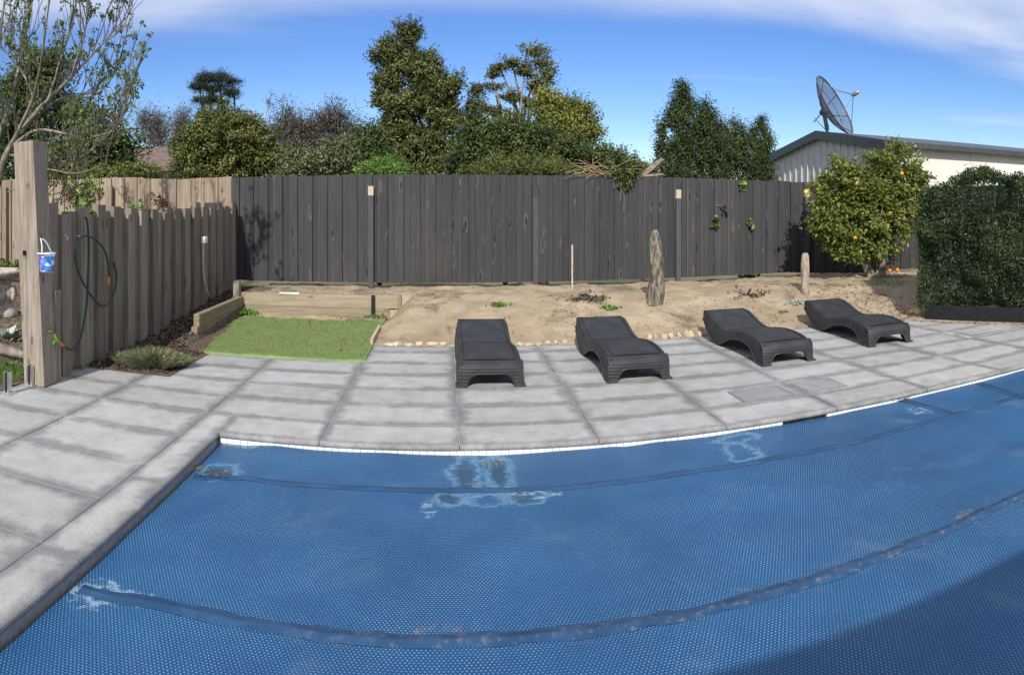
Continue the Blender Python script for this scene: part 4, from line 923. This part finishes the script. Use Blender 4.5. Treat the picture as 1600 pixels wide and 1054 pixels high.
# garden behind the post: pedestal, succulent, grass
p = P(6, 492, .1); pd = thing('garden_pedestal', 'ornate cast concrete pedestal in the side garden', 'pedestal', p)
obj('shaft', MB().lathe([(.2, 0), (.2, .06), (.15, .1), (.11, .16), (.15, .25), (.17, .32), (.12, .4), (.1, .44), (.13, .5)], p, 20), M['concrete_old'], pd, True); obj('bowl', MB().lathe([(.1, .5), (.22, .53), (.3, .6), (.31, .64), (.27, .64), (.2, .59), (0, .57)], p, 24), M['concrete_old'], pd, True)
for k_ in range(6):
    a = k_ / 6 * 2 * math.pi; obj('scroll', MB().rock((p.x + .16 * math.cos(a), p.y + .16 * math.sin(a), p.z + .3), (.045, .045, .1), k_), M['concrete_old'], pd, True)
p = P(12, 530, .08); n = 60; ang = rng.uniform(0, 6.28, n); el = rng.uniform(.1, 1.2, n); d = np.column_stack([np.cos(ang) * np.cos(el), np.sin(ang) * np.cos(el), np.sin(el)]); Ls = rng.uniform(.1, .18, n); c = np.array([tuple(p)] * n) + d * Ls[:, None] * .6 + rng.normal(size=(n, 3)) * .06 * np.array((1, 1, .3))
t = thing('succulent', 'silver leaved succulent rosette in the side garden', 'succulent', p); link(bpy.data.objects.new('leaves', leaf_mesh('leaves', c, d, unit(n) * .3 + np.array((0, 0, 1)), Ls, Ls * .55, rng.random(n), M['silver'], .25)), t)
n = 5000; xy = np.column_stack([rng.uniform(-5.4, -3.68, n), rng.uniform(4.6, 5.5, n)]); tag(stuff(blades('side_grass', xy, np.array([.03 + .05 * nz2(a, b_, .9) + .06 * sm((-3.9 - a) / 1.2) for a, b_ in xy]), rng.uniform(.03, .09, n), .006, 'weed', .6)), 'rough grass beside the spigots at the garden edge', 'grass')
p = P(22, 560, .06); mb = MB(); mb.tube(curve((p.x - .5, p.y + .2, .09), (p.x + .22, p.y, .1), 6, .05, 3), [.05, .06, .06, .05, .05, .04, .03], 10); tag(obj('fallen_log', mb, M['fig_bark'], None, True), 'pale branch lying on the soil left of the tall post', 'log')
weed(20, 420, .16, 'leaf_mid', 'shrub', 'leafy green plant behind the pedestal', 'shrub', 260, .12, 0, 8.6)

# bare fig tree
rr = random.Random(5); FD = 7.1
ft = thing('fig_tree', 'pale barked fig tree with bare branches and few young leaves', 'tree', (PD(-30, 400, FD).x, FD, .08))
mb = MB(); sh_ = MB(); tips = []
tb_ = PD(-30, 400, FD); mb.tube([(tb_.x - .02, FD, .0), (tb_.x, FD, .4), tuple(tb_)], [.14, .12, .105], 10)
FIG = [([(-30, 400), (-8, 300), (14, 232), (40, 196), (75, 156), (110, 122), (150, 78), (198, 40)], .075, .008, 0), ([(40, 196), (95, 154), (140, 150), (165, 135), (184, 105)], .026, .007, .25),
       ([(16, 230), (60, 202), (120, 213), (165, 209), (190, 186), (202, 142)], .024, .007, -.2), ([(10, 240), (60, 248), (110, 252), (150, 228), (190, 190)], .022, .006, .3),
       ([(-28, 380), (-12, 250), (18, 150), (35, 80), (50, 0), (54, -60)], .05, .01, .35), ([(14, 232), (45, 170), (62, 110), (70, 50), (80, -30)], .034, .008, -.3), ([(75, 156), (95, 92), (110, 40), (118, -20)], .022, .007, .1),
       ([(-30, 330), (-22, 150), (0, 60), (10, -40)], .04, .01, -.1), ([(60, 176), (40, 122), (18, 92), (-5, 70)], .018, .006, .4), ([(30, 240), (70, 262), (120, 270), (165, 255)], .018, .005, -.3), ([(110, 122), (128, 70), (136, 20), (140, -30)], .016, .006, -.2), ([(14, 300), (50, 285), (70, 300), (95, 318)], .014, .004, .1)]
def shoot(p, d, L, r, lvl):
    pts = [p]; q = p.copy(); dd = d.copy()
    for i in range(5):
        dd = (dd + Vector((rr.uniform(-.16, .16), rr.uniform(-.16, .16), .1))).normalized(); q = q + dd * L / 5; pts.append(q.copy())
    sh_.tube(pts, [r * (1 - .13 * i) for i in range(6)], 5, False); tips.append((q, dd))
    if lvl:
        for k in range(rr.randint(1, 3)):
            i = rr.randint(1, 4); shoot(pts[i], (dd + Vector((rr.uniform(-.8, .8), rr.uniform(-.8, .8), rr.uniform(0, .5)))).normalized(), L * rr.uniform(.35, .65), r * .7, lvl - 1)
    if rr.random() < .4: tips.append((pts[3], dd))
for pl_, r0, r1, dy in FIG:
    pts = [PD(x_, y_, FD + dy * i / (len(pl_) - 1) * 2) for i, (x_, y_) in enumerate(pl_)]
    k_ = 5; sp = []
    for i in range(len(pts) - 1):
        p0, p1, p2, p3 = pts[max(i - 1, 0)], pts[i], pts[i + 1], pts[min(i + 2, len(pts) - 1)]
        for j in range(k_):
            t = j / k_; sp.append(.5 * ((2 * p1) + (p2 - p0) * t + (2 * p0 - 5 * p1 + 4 * p2 - p3) * t * t + (3 * p1 - p0 - 3 * p2 + p3) * t ** 3) + Vector((rr.uniform(-.008, .008), 0, rr.uniform(-.008, .008))))
    sp.append(pts[-1]); n_ = len(sp)
    mb.tube(sp, [r0 + (r1 - r0) * (i / (n_ - 1)) ** .6 for i in range(n_)], 7, False); tips.append((sp[-1], Vector((0, 0, 1))))
    for i in range(int(n_ * .3), n_):
        for _k in range(rr.choice((0, 1, 1, 2))):
            t_ = (sp[min(i + 1, n_ - 1)] - sp[i - 1]).normalized(); shoot(sp[i], (t_ * .6 + Vector((rr.uniform(-.5, .5), rr.uniform(-.5, .5), rr.uniform(.3, 1.1)))).normalized(), rr.uniform(.28, .9), .0085, 2)
obj('trunk', mb, M['fig_bark'], ft, True); obj('shoots', sh_, M['fig_shoot'], ft, True)
sel = [t for t in tips if rr.random() < .55]; tufts('crown', [t[0] for t in sel], 'leaf_fig', 6, .02, .055, .5, (0, 0, .8), ft)

# ------------------------------------------------------------------ citrus, hedge
cb_ = P(1372, 441, .28); CYd = cb_.y
ct = thing('citrus_tree', 'round headed citrus tree with yellow green leaves and oranges', 'tree', (cb_.x, cb_.y, .25))
lbs = [lob(*q, CYd) for q in ((1308, 300, 44, 50), (1400, 268, 50, 48), (1350, 320, 55, 55), (1400, 330, 45, 45), (1310, 355, 40, 42), (1370, 375, 40, 38), (1290, 330, 24, 40), (1435, 290, 22, 35), (1330, 385, 30, 18), (1352, 288, 38, 36), (1360, 345, 50, 40))]
c, d, nr, rnd, cc = crown(lbs, 420, 30000, .14, .1, shell=.55, flat=.8, out=.7); Ls = .09 * rng.uniform(.5, 1.25, len(c))
link(bpy.data.objects.new('crown', leaf_mesh('crown', c, d, nr, Ls, Ls * .48, rnd, M['leaf_citrus'])), ct)
mb = MB(); b0 = Vector((cb_.x, cb_.y, .2))
for i, (tx, ty) in enumerate(((1400, 330), (1345, 340), (1310, 330), (1405, 270), (1375, 320))):
    e_ = PD(tx, ty, CYd); mb.tube(curve(b0 + Vector(((i - 2) * .05, (i % 2) * .08, 0)), e_, 7, .08, i), [.07 - .006 * k for k in range(8)], 8)
    for q in cc[i * 12:i * 12 + 12]: mb.tube(curve(e_, q, 3, .1, i), [.018, .014, .01, .005], 4)
obj('trunk', mb, M['bark'], ct, True)
fm = MB().lathe([(0.0, -.036), (.02, -.031), (.034, -.014), (.037, .004), (.03, .022), (.016, .033), (0, .035)], (0, 0, 0), 12).mesh('orange', True); fm.materials.append(M['orange_f'])
fy_ = fm.copy(); fy_.materials.clear(); fy_.materials.append(M['lemon_f'])
for px, py, dy, yl_ in ((1409, 271, -.42, 0), (1391, 333, -.36, 0), (1259, 300, .0, 1), (1336, 371, -.38, 1)):
    p = PD(px, py, CYd + dy); inst('orange', fy_ if yl_ else fm, p, ct)
for i, (px, py) in enumerate(((1390, 434), (1481, 494), (1402, 436), (1424, 492))):
    p = P(px, py, .27 if py < 450 else .03); p.z = max(hs(p.x, p.y), 0) + .036; o = bpy.data.objects.new('fallen_orange', fm); o.location = p; C.objects.link(o); tag(o, ('fallen orange just right of the citrus trunk', 'fallen orange by the corner of the black planter', 'fallen orange further right of the citrus trunk', 'fallen orange among the litter left of the planter')[i], 'orange', 'fallen oranges')
# hedge in a black planter
ha, hb = RA + RD * .35 + RN * .12, RA + RD * 4.6 + RN * .12
hd = thing('hedge', 'dense dark green clipped hedge along the right side', 'hedge', ((ha.x + hb.x) / 2, (ha.y + hb.y) / 2, 0))
def hpt(t, dpt, z): q = ha.lerp(hb, t) + RN * dpt; return (q.x, q.y, z)
def sm_np(q): q = np.clip(q, 0, 1); return q * q * (3 - 2 * q)
n = 75000; t = rng.random(n); u = rng.random(n)
side = rng.random(n); dp = np.where(side < .62, np.abs(rng.normal(0, .07, n)), rng.uniform(0, 1.1, n)); zz = np.where(side < .62, rng.uniform(.14, 2.08, n), 2.1 - np.abs(rng.normal(0, .06, n)))
en = rng.random(n) < .12; t = np.where(en, np.abs(rng.normal(0, .02, n)), t); dp = np.where(en, rng.uniform(0, 1.1, n), dp); zz = np.where(en, rng.uniform(.3, 2.05, n), zz)
pts = np.array([hpt(a, b_, c_) for a, b_, c_ in zip(t, dp, zz)])
bul = np.array([mnoise.fractal(Vector((a * 1.6, b_ * 1.6, c_ * 1.6)), 1, 2, 3) for a, b_, c_ in pts]); und = np.array([.10 - .1 * sm((.4 - c_) / .3) - .1 * sm((c_ - 1.8) / .3) for c_ in zz])
zz2 = zz - .3 * np.clip(1 - t / .22, 0, 1) ** 1.5 * sm_np((zz - .9) / 1.2); pts[:, 2] = zz2
outn = np.array((-RN.x, -RN.y, 0)); pts = pts + outn * (bul * .2 + und)[:, None] + np.array((0, 0, 1)) * (bul * .2)[:, None] * (zz > 1.5)[:, None]
Ls = .05 * rng.uniform(.6, 1.4, n); d = unit(n) + outn * .5 + np.array((0, 0, .35)); stray = rng.random(n) < .05; pts[stray] += (outn * .05 + np.array((0, 0, .07))) * rng.random((stray.sum(), 1)) + rng.normal(size=(stray.sum(), 3)) * .02
link(bpy.data.objects.new('foliage', leaf_mesh('foliage', pts, d, unit(n) * .7 + outn * .7 + np.array((0, 0, .5)), Ls, Ls * .34, np.clip(.55 * rng.random(n) + .45 * (bul + .5), 0, 1), M['leaf_hedge'])), hd)
core = MB(); cvs = [hpt(tt, dd_, z_) for tt in (.03, 1) for dd_ in (.12, 1.0) for z_ in (.12, 1.6)]
core.add(cvs, [(0, 1, 3, 2), (4, 6, 7, 5), (0, 4, 5, 1), (2, 3, 7, 6), (1, 5, 7, 3), (0, 2, 6, 4)]); obj('dark_core', core, M['bark_dark'], hd)  # solid dark box filling the hedge behind its leaves
pl = MB(); a_, b_ = ha.lerp(hb, .03) - RN * .06, hb - RN * .06; ang = math.atan2(RD.y, RD.x); mid = (a_ + b_) / 2
pl.box((mid.x, mid.y, .11), ((b_ - a_).length, .03, .22), Matrix.Rotation(ang, 4, 'Z'), .005); a2 = a_ + RN * .5; pl.box((a2.x, a2.y, .109), (.03, .98, .218), Matrix.Rotation(ang, 4, 'Z'), .005)
tag(obj('planter_wall', pl, M['black']), 'low black planter wall under the hedge', 'planter')

# ------------------------------------------------------------------ behind the fence
GB = -.05
def T(name, lab, bx, Y, lobes, m, **k): 
    X = Y * math.tan((bx - X0) / F); return tree(name, lab, (X, Y, GB), [lob(*q, Y) for q in lobes], m, **k)
T('evergreen_tree', 'dark evergreen tree behind the bare fig tree', 40, 15, [(40, 170, 85, 60), (130, 205, 55, 50), (60, 115, 50, 40), (25, 240, 80, 50), (120, 255, 70, 35), (175, 225, 40, 40), (190, 262, 45, 25)], 'leaf_dark', ncl=225, nleaf=44200, cr=0.322, L=0.111)
T('low_shrub', 'bright leafy shrub showing just above the bare paling fence', 215, 12.6, [(225, 272, 30, 12), (120, 283, 50, 14), (170, 275, 35, 12)], 'leaf_mid', ncl=90, nleaf=8500, cr=0.161, L=0.074, cat='shrub', trunk=.04)
T('grey_scrub', 'grey brown leafless scrub left of the round green bush', 250, 26, [(245, 205, 28, 40), (285, 190, 22, 30), (225, 190, 18, 25), (265, 235, 40, 30), (255, 270, 60, 22)], 'leaf_brown', ncl=195, nleaf=11900, cr=0.402, L=0.163, W=.12, cat='shrub', trunk=.07, twig=.9, shell=.2)
T('round_bush', 'large rounded green bush with lighter tips above the fence corner', 345, 17.5, [(345, 218, 72, 42), (300, 240, 42, 36), (395, 240, 48, 36), (335, 190, 40, 22), (370, 200, 40, 25), (430, 250, 22, 24), (345, 272, 80, 22), (300, 225, 30, 26), (410, 225, 26, 24)], 'leaf_mid', ncl=460, nleaf=46000, cr=.2, L=0.096, cat='bush', shell=.65)
T('far_pine', 'dark umbrella shaped pine far away on the skyline', 338, 50, [(337, 120, 27, 9), (312, 134, 17, 6), (362, 126, 14, 7), (362, 144, 17, 7), (335, 138, 22, 7), (325, 155, 25, 6), (345, 158, 20, 5), (318, 122, 12, 6)], 'leaf_pine', ncl=255, nleaf=24000, cr=.38, L=.13, W=.35, trunk=.22, shell=.35, twig=.5, flat=.6)
rr = random.Random(21)
for bx, Y, ty, lab, nm in ((418, 30, 145, 'slender bare tree right of the round bush', 'bare_tree'), (455, 28, 160, 'bare grey tree among the brown scrub', 'bare_tree'), (230, 28, 170, 'thin bare tree behind the bare fig', 'bare_tree')):
    p = PD(bx, 260, Y); topz = PD(bx, ty, Y).z; t = thing(nm, lab, 'tree', (p.x, p.y, GB), 'trees behind the fence'); mb = MB(); tips = []; hgt = topz + .05
    f1 = Vector((p.x, p.y, GB + hgt * .5)); mb.tube([(p.x, p.y, GB), f1], [.09, .06], 6)
    for k_ in range(6): grow(mb, tips, f1 - Vector((0, 0, hgt * .1 * (k_ % 3))), Vector((rr.uniform(-.8, .8), rr.uniform(-.5, .5), 1)).normalized(), hgt * .2, .035, 3, rr, .3, .5, (2, 3), .72, 5)
    obj('trunk', mb, M['bark'], t); tufts('crown', [q[0] for q in tips], 'leaf_brown', 7, .08, .14, .25, (0, 0, .4), t)
T('brown_scrub', 'dense brown grey scrub left of the tallest tree', 515, 25, [(518, 188, 34, 24), (480, 212, 36, 34), (545, 215, 26, 30), (450, 205, 26, 34), (500, 240, 60, 28), (470, 275, 70, 22)], 'leaf_brown', ncl=330, nleaf=34000, cr=0.391, L=0.148, W=.2, cat='shrub', trunk=.08, twig=.7, shell=.3)
T('flowering_shrub', 'pale flowering shrub behind the dark fence near its left corner', 480, 15, [(465, 255, 28, 20), (510, 258, 34, 22), (540, 245, 22, 26), (520, 232, 20, 14)], 'leaf_pale', ncl=135, nleaf=12750, cr=0.196, L=0.081, cat='shrub', trunk=.05)
T('bright_bush', 'bright lime green feathery bush just above the dark fence', 595, 12.6, [(595, 266, 36, 15), (575, 268, 20, 12), (618, 268, 20, 12)], 'leaf_bright', ncl=105, nleaf=10200, cr=0.115, L=0.081, W=.22, cat='bush', trunk=.04)
T('dark_shrub', 'dark shrub tucked against the left of the tallest tree', 570, 16, [(572, 225, 22, 40), (560, 255, 30, 22), (590, 250, 25, 30), (575, 280, 35, 16)], 'leaf_dark', ncl=105, nleaf=13600, cr=0.230, L=0.089, cat='shrub', trunk=.06)
T('tallest_tree', 'tallest leafy tree in the middle of the skyline', 665, 17.5, [(638, 52, 16, 22), (617, 88, 34, 24), (660, 105, 36, 30), (692, 132, 32, 22), (605, 130, 26, 18), (612, 160, 30, 22), (650, 165, 55, 34), (700, 175, 26, 24), (635, 215, 48, 36), (690, 225, 34, 34), (650, 250, 55, 25), (650, 280, 60, 22)], 'leaf_big', ncl=520, nleaf=56000, cr=.2, L=0.111, W=.36, trunk=.13, shell=.45, flat=.65)
T('open_tree', 'open branched tree with wispy foliage right of the tallest tree', 850, 18.5, [(833, 80, 18, 8), (848, 98, 16, 9), (855, 118, 12, 11), (840, 135, 14, 9), (820, 112, 14, 7), (800, 98, 18, 6), (780, 104, 16, 6), (768, 118, 14, 6), (775, 135, 16, 6), (800, 150, 18, 6), (825, 158, 16, 7), (745, 140, 12, 12), (740, 165, 16, 12), (765, 172, 20, 9), (735, 190, 18, 14), (790, 185, 26, 13), (850, 165, 10, 13)], 'leaf_big', ncl=340, nleaf=12000, cr=.15, L=0.104, W=.36, bark='bark', trunk=.09, shell=.1, scat=1.7, twig=1.0, flat=.6)
T('yellow_bush', 'yellow green bush below the open branched tree', 890, 16.5, [(880, 176, 42, 24), (915, 200, 30, 24), (858, 160, 16, 14), (875, 205, 45, 25)], 'leaf_yel', ncl=180, nleaf=22100, cr=0.207, L=0.089, cat='bush', trunk=.08, shell=.6)
T('dark_creeper_mass', 'dark green creeper covered shrubs over the middle of the fence', 850, 14, [(760, 235, 42, 36), (830, 232, 58, 38), (900, 243, 55, 32), (960, 256, 34, 22), (742, 205, 22, 24), (800, 205, 34, 22), (980, 268, 24, 14), (720, 258, 30, 20), (800, 280, 80, 18), (920, 282, 70, 16)], 'leaf_dark', ncl=560, nleaf=60000, cr=.17, L=0.074, cat='shrub', trunk=.09, shell=.6)
T('mid_green_shrub', 'finer mid green shrub low over the fence below the creeper', 790, 12.8, [(780, 262, 46, 16), (850, 264, 40, 13)], 'leaf_mid', ncl=120, nleaf=15300, cr=0.138, L=0.067, W=.25, cat='shrub', trunk=.04)
T('spired_evergreen', 'deep green evergreen with pointed spires left of the metal shed', 1110, 15.5, [(1068, 143, 9, 17), (1072, 165, 17, 20), (1060, 188, 22, 22), (1103, 178, 10, 18), (1100, 200, 24, 28), (1128, 205, 14, 18), (1150, 212, 22, 24), (1172, 215, 12, 20), (1190, 192, 6, 16), (1195, 225, 17, 24), (1036, 205, 6, 18), (1034, 238, 14, 22), (1060, 230, 28, 30), (1110, 240, 45, 32), (1165, 245, 40, 28), (1060, 275, 36, 22), (1125, 280, 55, 22), (1190, 272, 24, 24)], 'leaf_conifer', ncl=520, nleaf=62000, cr=.16, L=0.074, W=.35, trunk=.1, shell=.6, flat=1.2)
T('slim_evergreen', 'narrow evergreen shoot peeping over the fence before the open gap', 1005, 15, [(1000, 262, 14, 12), (1012, 268, 14, 8)], 'leaf_mid', ncl=30, nleaf=2550, cr=0.138, L=0.074, cat='shrub', trunk=.04)
# creeper and dead vines on the fence top
c, d, nr, rnd, cc = crown([lob(978, 272, 14, 30, FY - .07, .35), lob(965, 262, 22, 12, FY + .05, .5)], 40, 3000, .06, .07, shell=.3); d[:, 2] -= .6; Ls = .07 * rng.uniform(.6, 1.2, len(c))
t = thing('hanging_creeper', 'green creeper hanging over the dark fence', 'creeper', PD(978, 272, FY)); link(bpy.data.objects.new('leaves', leaf_mesh('leaves', c, d, nr, Ls, Ls * .5, rnd, M['leaf_dark'])), t)
mb = MB(); rr = random.Random(3)
for i in range(90):
    a = PD(rr.uniform(905, 985), rr.uniform(262, 274), FY + rr.uniform(-.08, .15)); b_ = a + Vector((rr.uniform(-.45, .45), rr.uniform(-.08, .08), rr.uniform(-.12, .2))); mb.tube(curve(a, b_, 4, .25, i), [.006, .005, .005, .004, .003], 4, False)
for i in range(7):
    a = PD(rr.uniform(955, 972), 272, FY - .03); mb.tube(curve(a, a + Vector((rr.uniform(-.06, .12), -.02, -rr.uniform(.2, .65))), 5, .12, i), .004, 4, False)
tag(obj('dead_vines', mb, M['dead']), 'tangle of dry dead vine stems on the fence top', 'vine')
mb = MB(); a, b_ = PD(1003, 276, FY + .02), PD(1035, 248, FY + .05)
for i in range(5): o_ = Vector((random.uniform(-.04, .04), random.uniform(-.03, .03), random.uniform(-.02, .03))); mb.tube(curve(a + o_, b_ + o_ * .8, 6, .06, i), [.012, .02, .028, .03, .028, .022, .012], 8)
mb.tube(curve(PD(1005, 275, FY), PD(1038, 272, FY), 4, .05, 2), [.012, .025, .028, .02, .01], 8); tag(obj('bark_slab', mb, M['bark'], None, True), 'broken brown palm frond base lying on the fence top', 'branch')
n = 420; pv = [PD(108, 296, FY - .06), PD(135, 300, FY - .06), PD(130, 312, FY - .06), PD(145, 290, FY - .06)]; tufts('leaves', pv, 'leaf_bright', 90, .11, .085, .6, (0, -.4, -.3), thing('fence_creeper', 'green creeper clump over the bare paling fence', 'creeper', (-3.6, 10.9, 1.5)))
tufts('leaves', [PD(112, 300, FY - .05), PD(118, 308, FY - .05), PD(85, 320, FY - .05), PD(252, 312, FY - .05)], 'litter', 60, .08, .08, .55, (0, -.3, -.5), thing('dry_creeper', 'rusty dried creeper on the bare paling fence', 'creeper', (-3.6, 10.9, 1.5)))
tufts('leaves', [fx(211, 325, -3.6), fx(135, 335, -3.55)], 'leaf_bright', 45, .06, .07, .6, (0, 0, .3), thing('sleeper_weed', 'green sprigs peeping over the sleeper tops', 'creeper', (-3.6, 10.9, 1.5)))
# neighbour's roof
hr = thing('neighbour_house', 'brown tiled roof corner glimpsed between the trees', 'house', (PD(255, 260, 21).x, 23, 0)); a = PD(228, 246, 21); b_ = PD(275, 262, 21)
mb = MB(); mb.add([(a.x - 3, 21, b_.z + .05), (b_.x, 21, b_.z), (b_.x - 1.0, 24, b_.z + 1.0), (a.x - 3, 24, b_.z + 1.05), (b_.x, 27, b_.z), (a.x - 3, 27, b_.z)], [(0, 1, 2, 3), (1, 4, 2), (3, 2, 4, 5)]); mb.box(((a.x - 3 + b_.x) / 2, 20.98, b_.z - .02), (b_.x - a.x + 3, .08, .14)); obj('roof', mb, M['rooftile'], hr)
obj('wall', MB().box(((a.x - 3 + b_.x) / 2 - .3, 24, b_.z / 2 - .05), (b_.x - a.x + 2.4, 5.2, b_.z)), M['brick'], hr)

# ------------------------------------------------------------------ shed with satellite dish
SX, SY0, SY1, EZ, AZ, SX1 = 9.86, 12.65, 19.5, 3.10, 3.66, 19.0
SYM = (SY0 + SY1) / 2
sh = thing('metal_shed', 'grey metal shed with ribbed gable and cream side wall', 'shed', (SX + 4, SYM, 0))
def gabz(y): return EZ + (AZ - EZ) * (1 - abs(y - SYM) / (SYM - SY0))
pitch = .34; y = SY0; k = 0
while y < SY1 - .02:
    y1 = min(y + pitch, SY1); mb = MB(); prof = [(y, 0), (y + .02, -.03), (y + .05, -.03), (y + .07, 0), (y1, 0)]
    vs = []
    for yy, dx in prof: vs += [(SX + dx, yy, 0), (SX + dx, yy, gabz(yy) - .02)]
    mb.add(vs, [(2 * i, 2 * i + 2, 2 * i + 3, 2 * i + 1) for i in range(4)]); obj('cladding_panel', mb, M['ribbed'], sh); y = y1; k += 1
x = SX + .02; k = 0
while x < SX1:
    x1 = min(x + 2.4, SX1); obj('wall_sheet', MB().box(((x + x1) / 2, SY0 + .02, (EZ - .05) / 2), (x1 - x - .012, .03, EZ - .05)), M['cream'], sh); x = x1
obj('back_wall', MB().box(((SX + SX1) / 2, SY1, EZ / 2 - .05), (SX1 - SX - .06, .03, EZ - .1)), M['cream'], sh); obj('end_wall', MB().box((SX1, SYM, EZ / 2 - .05), (.03, SY1 - SY0 - .06, EZ - .1)), M['cream'], sh)
for y0_, y1_, nm in ((SY0 - .18, SYM, 'front'), (SYM, SY1 + .18, 'back')):
    sl = (AZ - EZ) / (SYM - SY0); za, zb_ = (EZ - .18 * sl, AZ) if nm == 'front' else (AZ, EZ - .18 * sl)
    mb = MB(); vs = [(xx, yy, zz_ + o_) for o_ in (.0, .05) for xx in (SX - .12, SX1 + .1) for yy, zz_ in ((y0_, za), (y1_, zb_))]
    mb.add(vs, [(0, 2, 3, 1), (4, 5, 7, 6), (0, 1, 5, 4), (2, 6, 7, 3), (0, 4, 6, 2), (1, 3, 7, 5)]); obj('roof', mb, M['trim'], sh)
    mb = MB(); vs = [(xx, yy, zz_ + o_) for o_ in (-.17, .065) for xx in (SX - .16, SX - .123) for yy, zz_ in ((y0_, za), (y1_, zb_))]
    mb.add(vs, [(0, 2, 3, 1), (4, 5, 7, 6), (0, 1, 5, 4), (2, 6, 7, 3), (0, 4, 6, 2), (1, 3, 7, 5)]); obj('barge_board', mb, M['trim'], sh)
gt = MB().box(((SX + SX1) / 2, SY0 - .22, EZ - .03), (SX1 - SX + .3, .1, .13), None, .01); obj('gutter', gt, M['trim'], sh)
# dish
dsh = thing('satellite_dish', 'large dark mesh satellite dish on the shed roof ridge', 'satellite dish', (SX + .25, SYM, AZ))
rgt = Vector((math.cos(-.5535), math.sin(-.5535), 0)); toc = Vector((-math.sin(.5535), -math.cos(.5535), 0))    # picture right / towards the camera at the dish
axis = (rgt * .84 + toc * .30 + Vector((0, 0, .46))).normalized()
cen = PD(1304, 165, SYM + .1); RDd = .93
e1 = axis.cross(Vector((0, 0, 1))).normalized(); e2 = e1.cross(axis).normalized()
def dpt(r_, a): return cen - axis * .32 + axis * (.34 * (r_ / RDd) ** 2) + (e1 * math.cos(a) + e2 * math.sin(a)) * r_
mb = MB(); nr_, na = 14, 48
mb.add([tuple(dpt(RDd * i / nr_, 2 * math.pi * k / na)) for i in range(nr_ + 1) for k in range(na)], [(i * na + k, i * na + (k + 1) % na, (i + 1) * na + (k + 1) % na, (i + 1) * na + k) for i in range(nr_) for k in range(na)])
obj('mesh', mb, M['perf'], dsh, True)
for q_ in (.35, .7): mb = MB(); mb.tube([dpt(RDd * q_, 2 * math.pi * k / na) - axis * .006 for k in range(na + 1)], .009, 5, False); obj('ring', mb, M['dishgrey'], dsh, True)
mb = MB(); mb.tube([dpt(RDd, 2 * math.pi * k / na) for k in range(na + 1)], .022, 6, False); obj('rim', mb, M['dishgrey'], dsh, True)
for k in range(8): mb = MB(); mb.tube([dpt(RDd * q, 2 * math.pi * (k + .3) / 8) - axis * .012 for q in (.04, .3, .55, .8, 1)], .016, 5); obj('rib', mb, M['dishgrey'], dsh)
feed = cen + axis * .62
mb = MB(); mb.tube([feed - axis * .05, feed, feed + axis * .08, feed + axis * .16, feed + axis * .2], [.045, .062, .066, .06, .025], 10); obj('feed_horn', mb, M['galv'], dsh, True)
for k in range(4): mb = MB(); mb.tube([dpt(RDd * .97, math.pi * (.25 + .5 * k)), feed], .011, 5); obj('strut', mb, M['galv'], dsh)
hub = cen - axis * .36; mb = MB(); mb.rock(hub, (.13, .13, .13), 2); mb.tube([hub, (SX + .22, SYM, AZ + .12)], .06, 8); obj('hub', mb, M['dishgrey'], dsh)
mb = MB(); mb.tube([(SX + .22, SYM, AZ - .03), (SX + .22, SYM, AZ + .25)], .045, 8); obj('mast', mb, M['dishgrey'], dsh); mb = MB(); mb.tube([hub - axis * .1, hub - axis * .35 - Vector((0, 0, .12))], .018, 6); mb.tube([hub - axis * .33, Vector((SX + .2, SYM, AZ + .08))], .012, 5); obj('actuator', mb, M['galv'], dsh)

# ------------------------------------------------------------------ the house behind the camera, whose eave shades the near pool
ho = thing('house', 'pale rendered house wall with deep eave behind the photographer', 'house', (4, -3, 0))
obj('wall', MB().box((4.6, -2.4, 1.25), (12, .2, 2.6)), M['brick'], ho)
mb = MB(); ye, ze = -1.155, 2.42
mb.add([(-.2, ye, ze), (12, ye - .49, ze), (12, -6, ze + 1.9), (-.2, -6, ze + 1.9), (-.2, ye, ze + .12), (12, ye - .49, ze + .12), (12, -6, ze + 2.02), (-.2, -6, ze + 2.02)], [(0, 3, 2, 1), (4, 5, 6, 7), (0, 1, 5, 4), (1, 2, 6, 5), (2, 3, 7, 6), (3, 0, 4, 7)]); obj('roof', mb, M['rooftile'], ho)
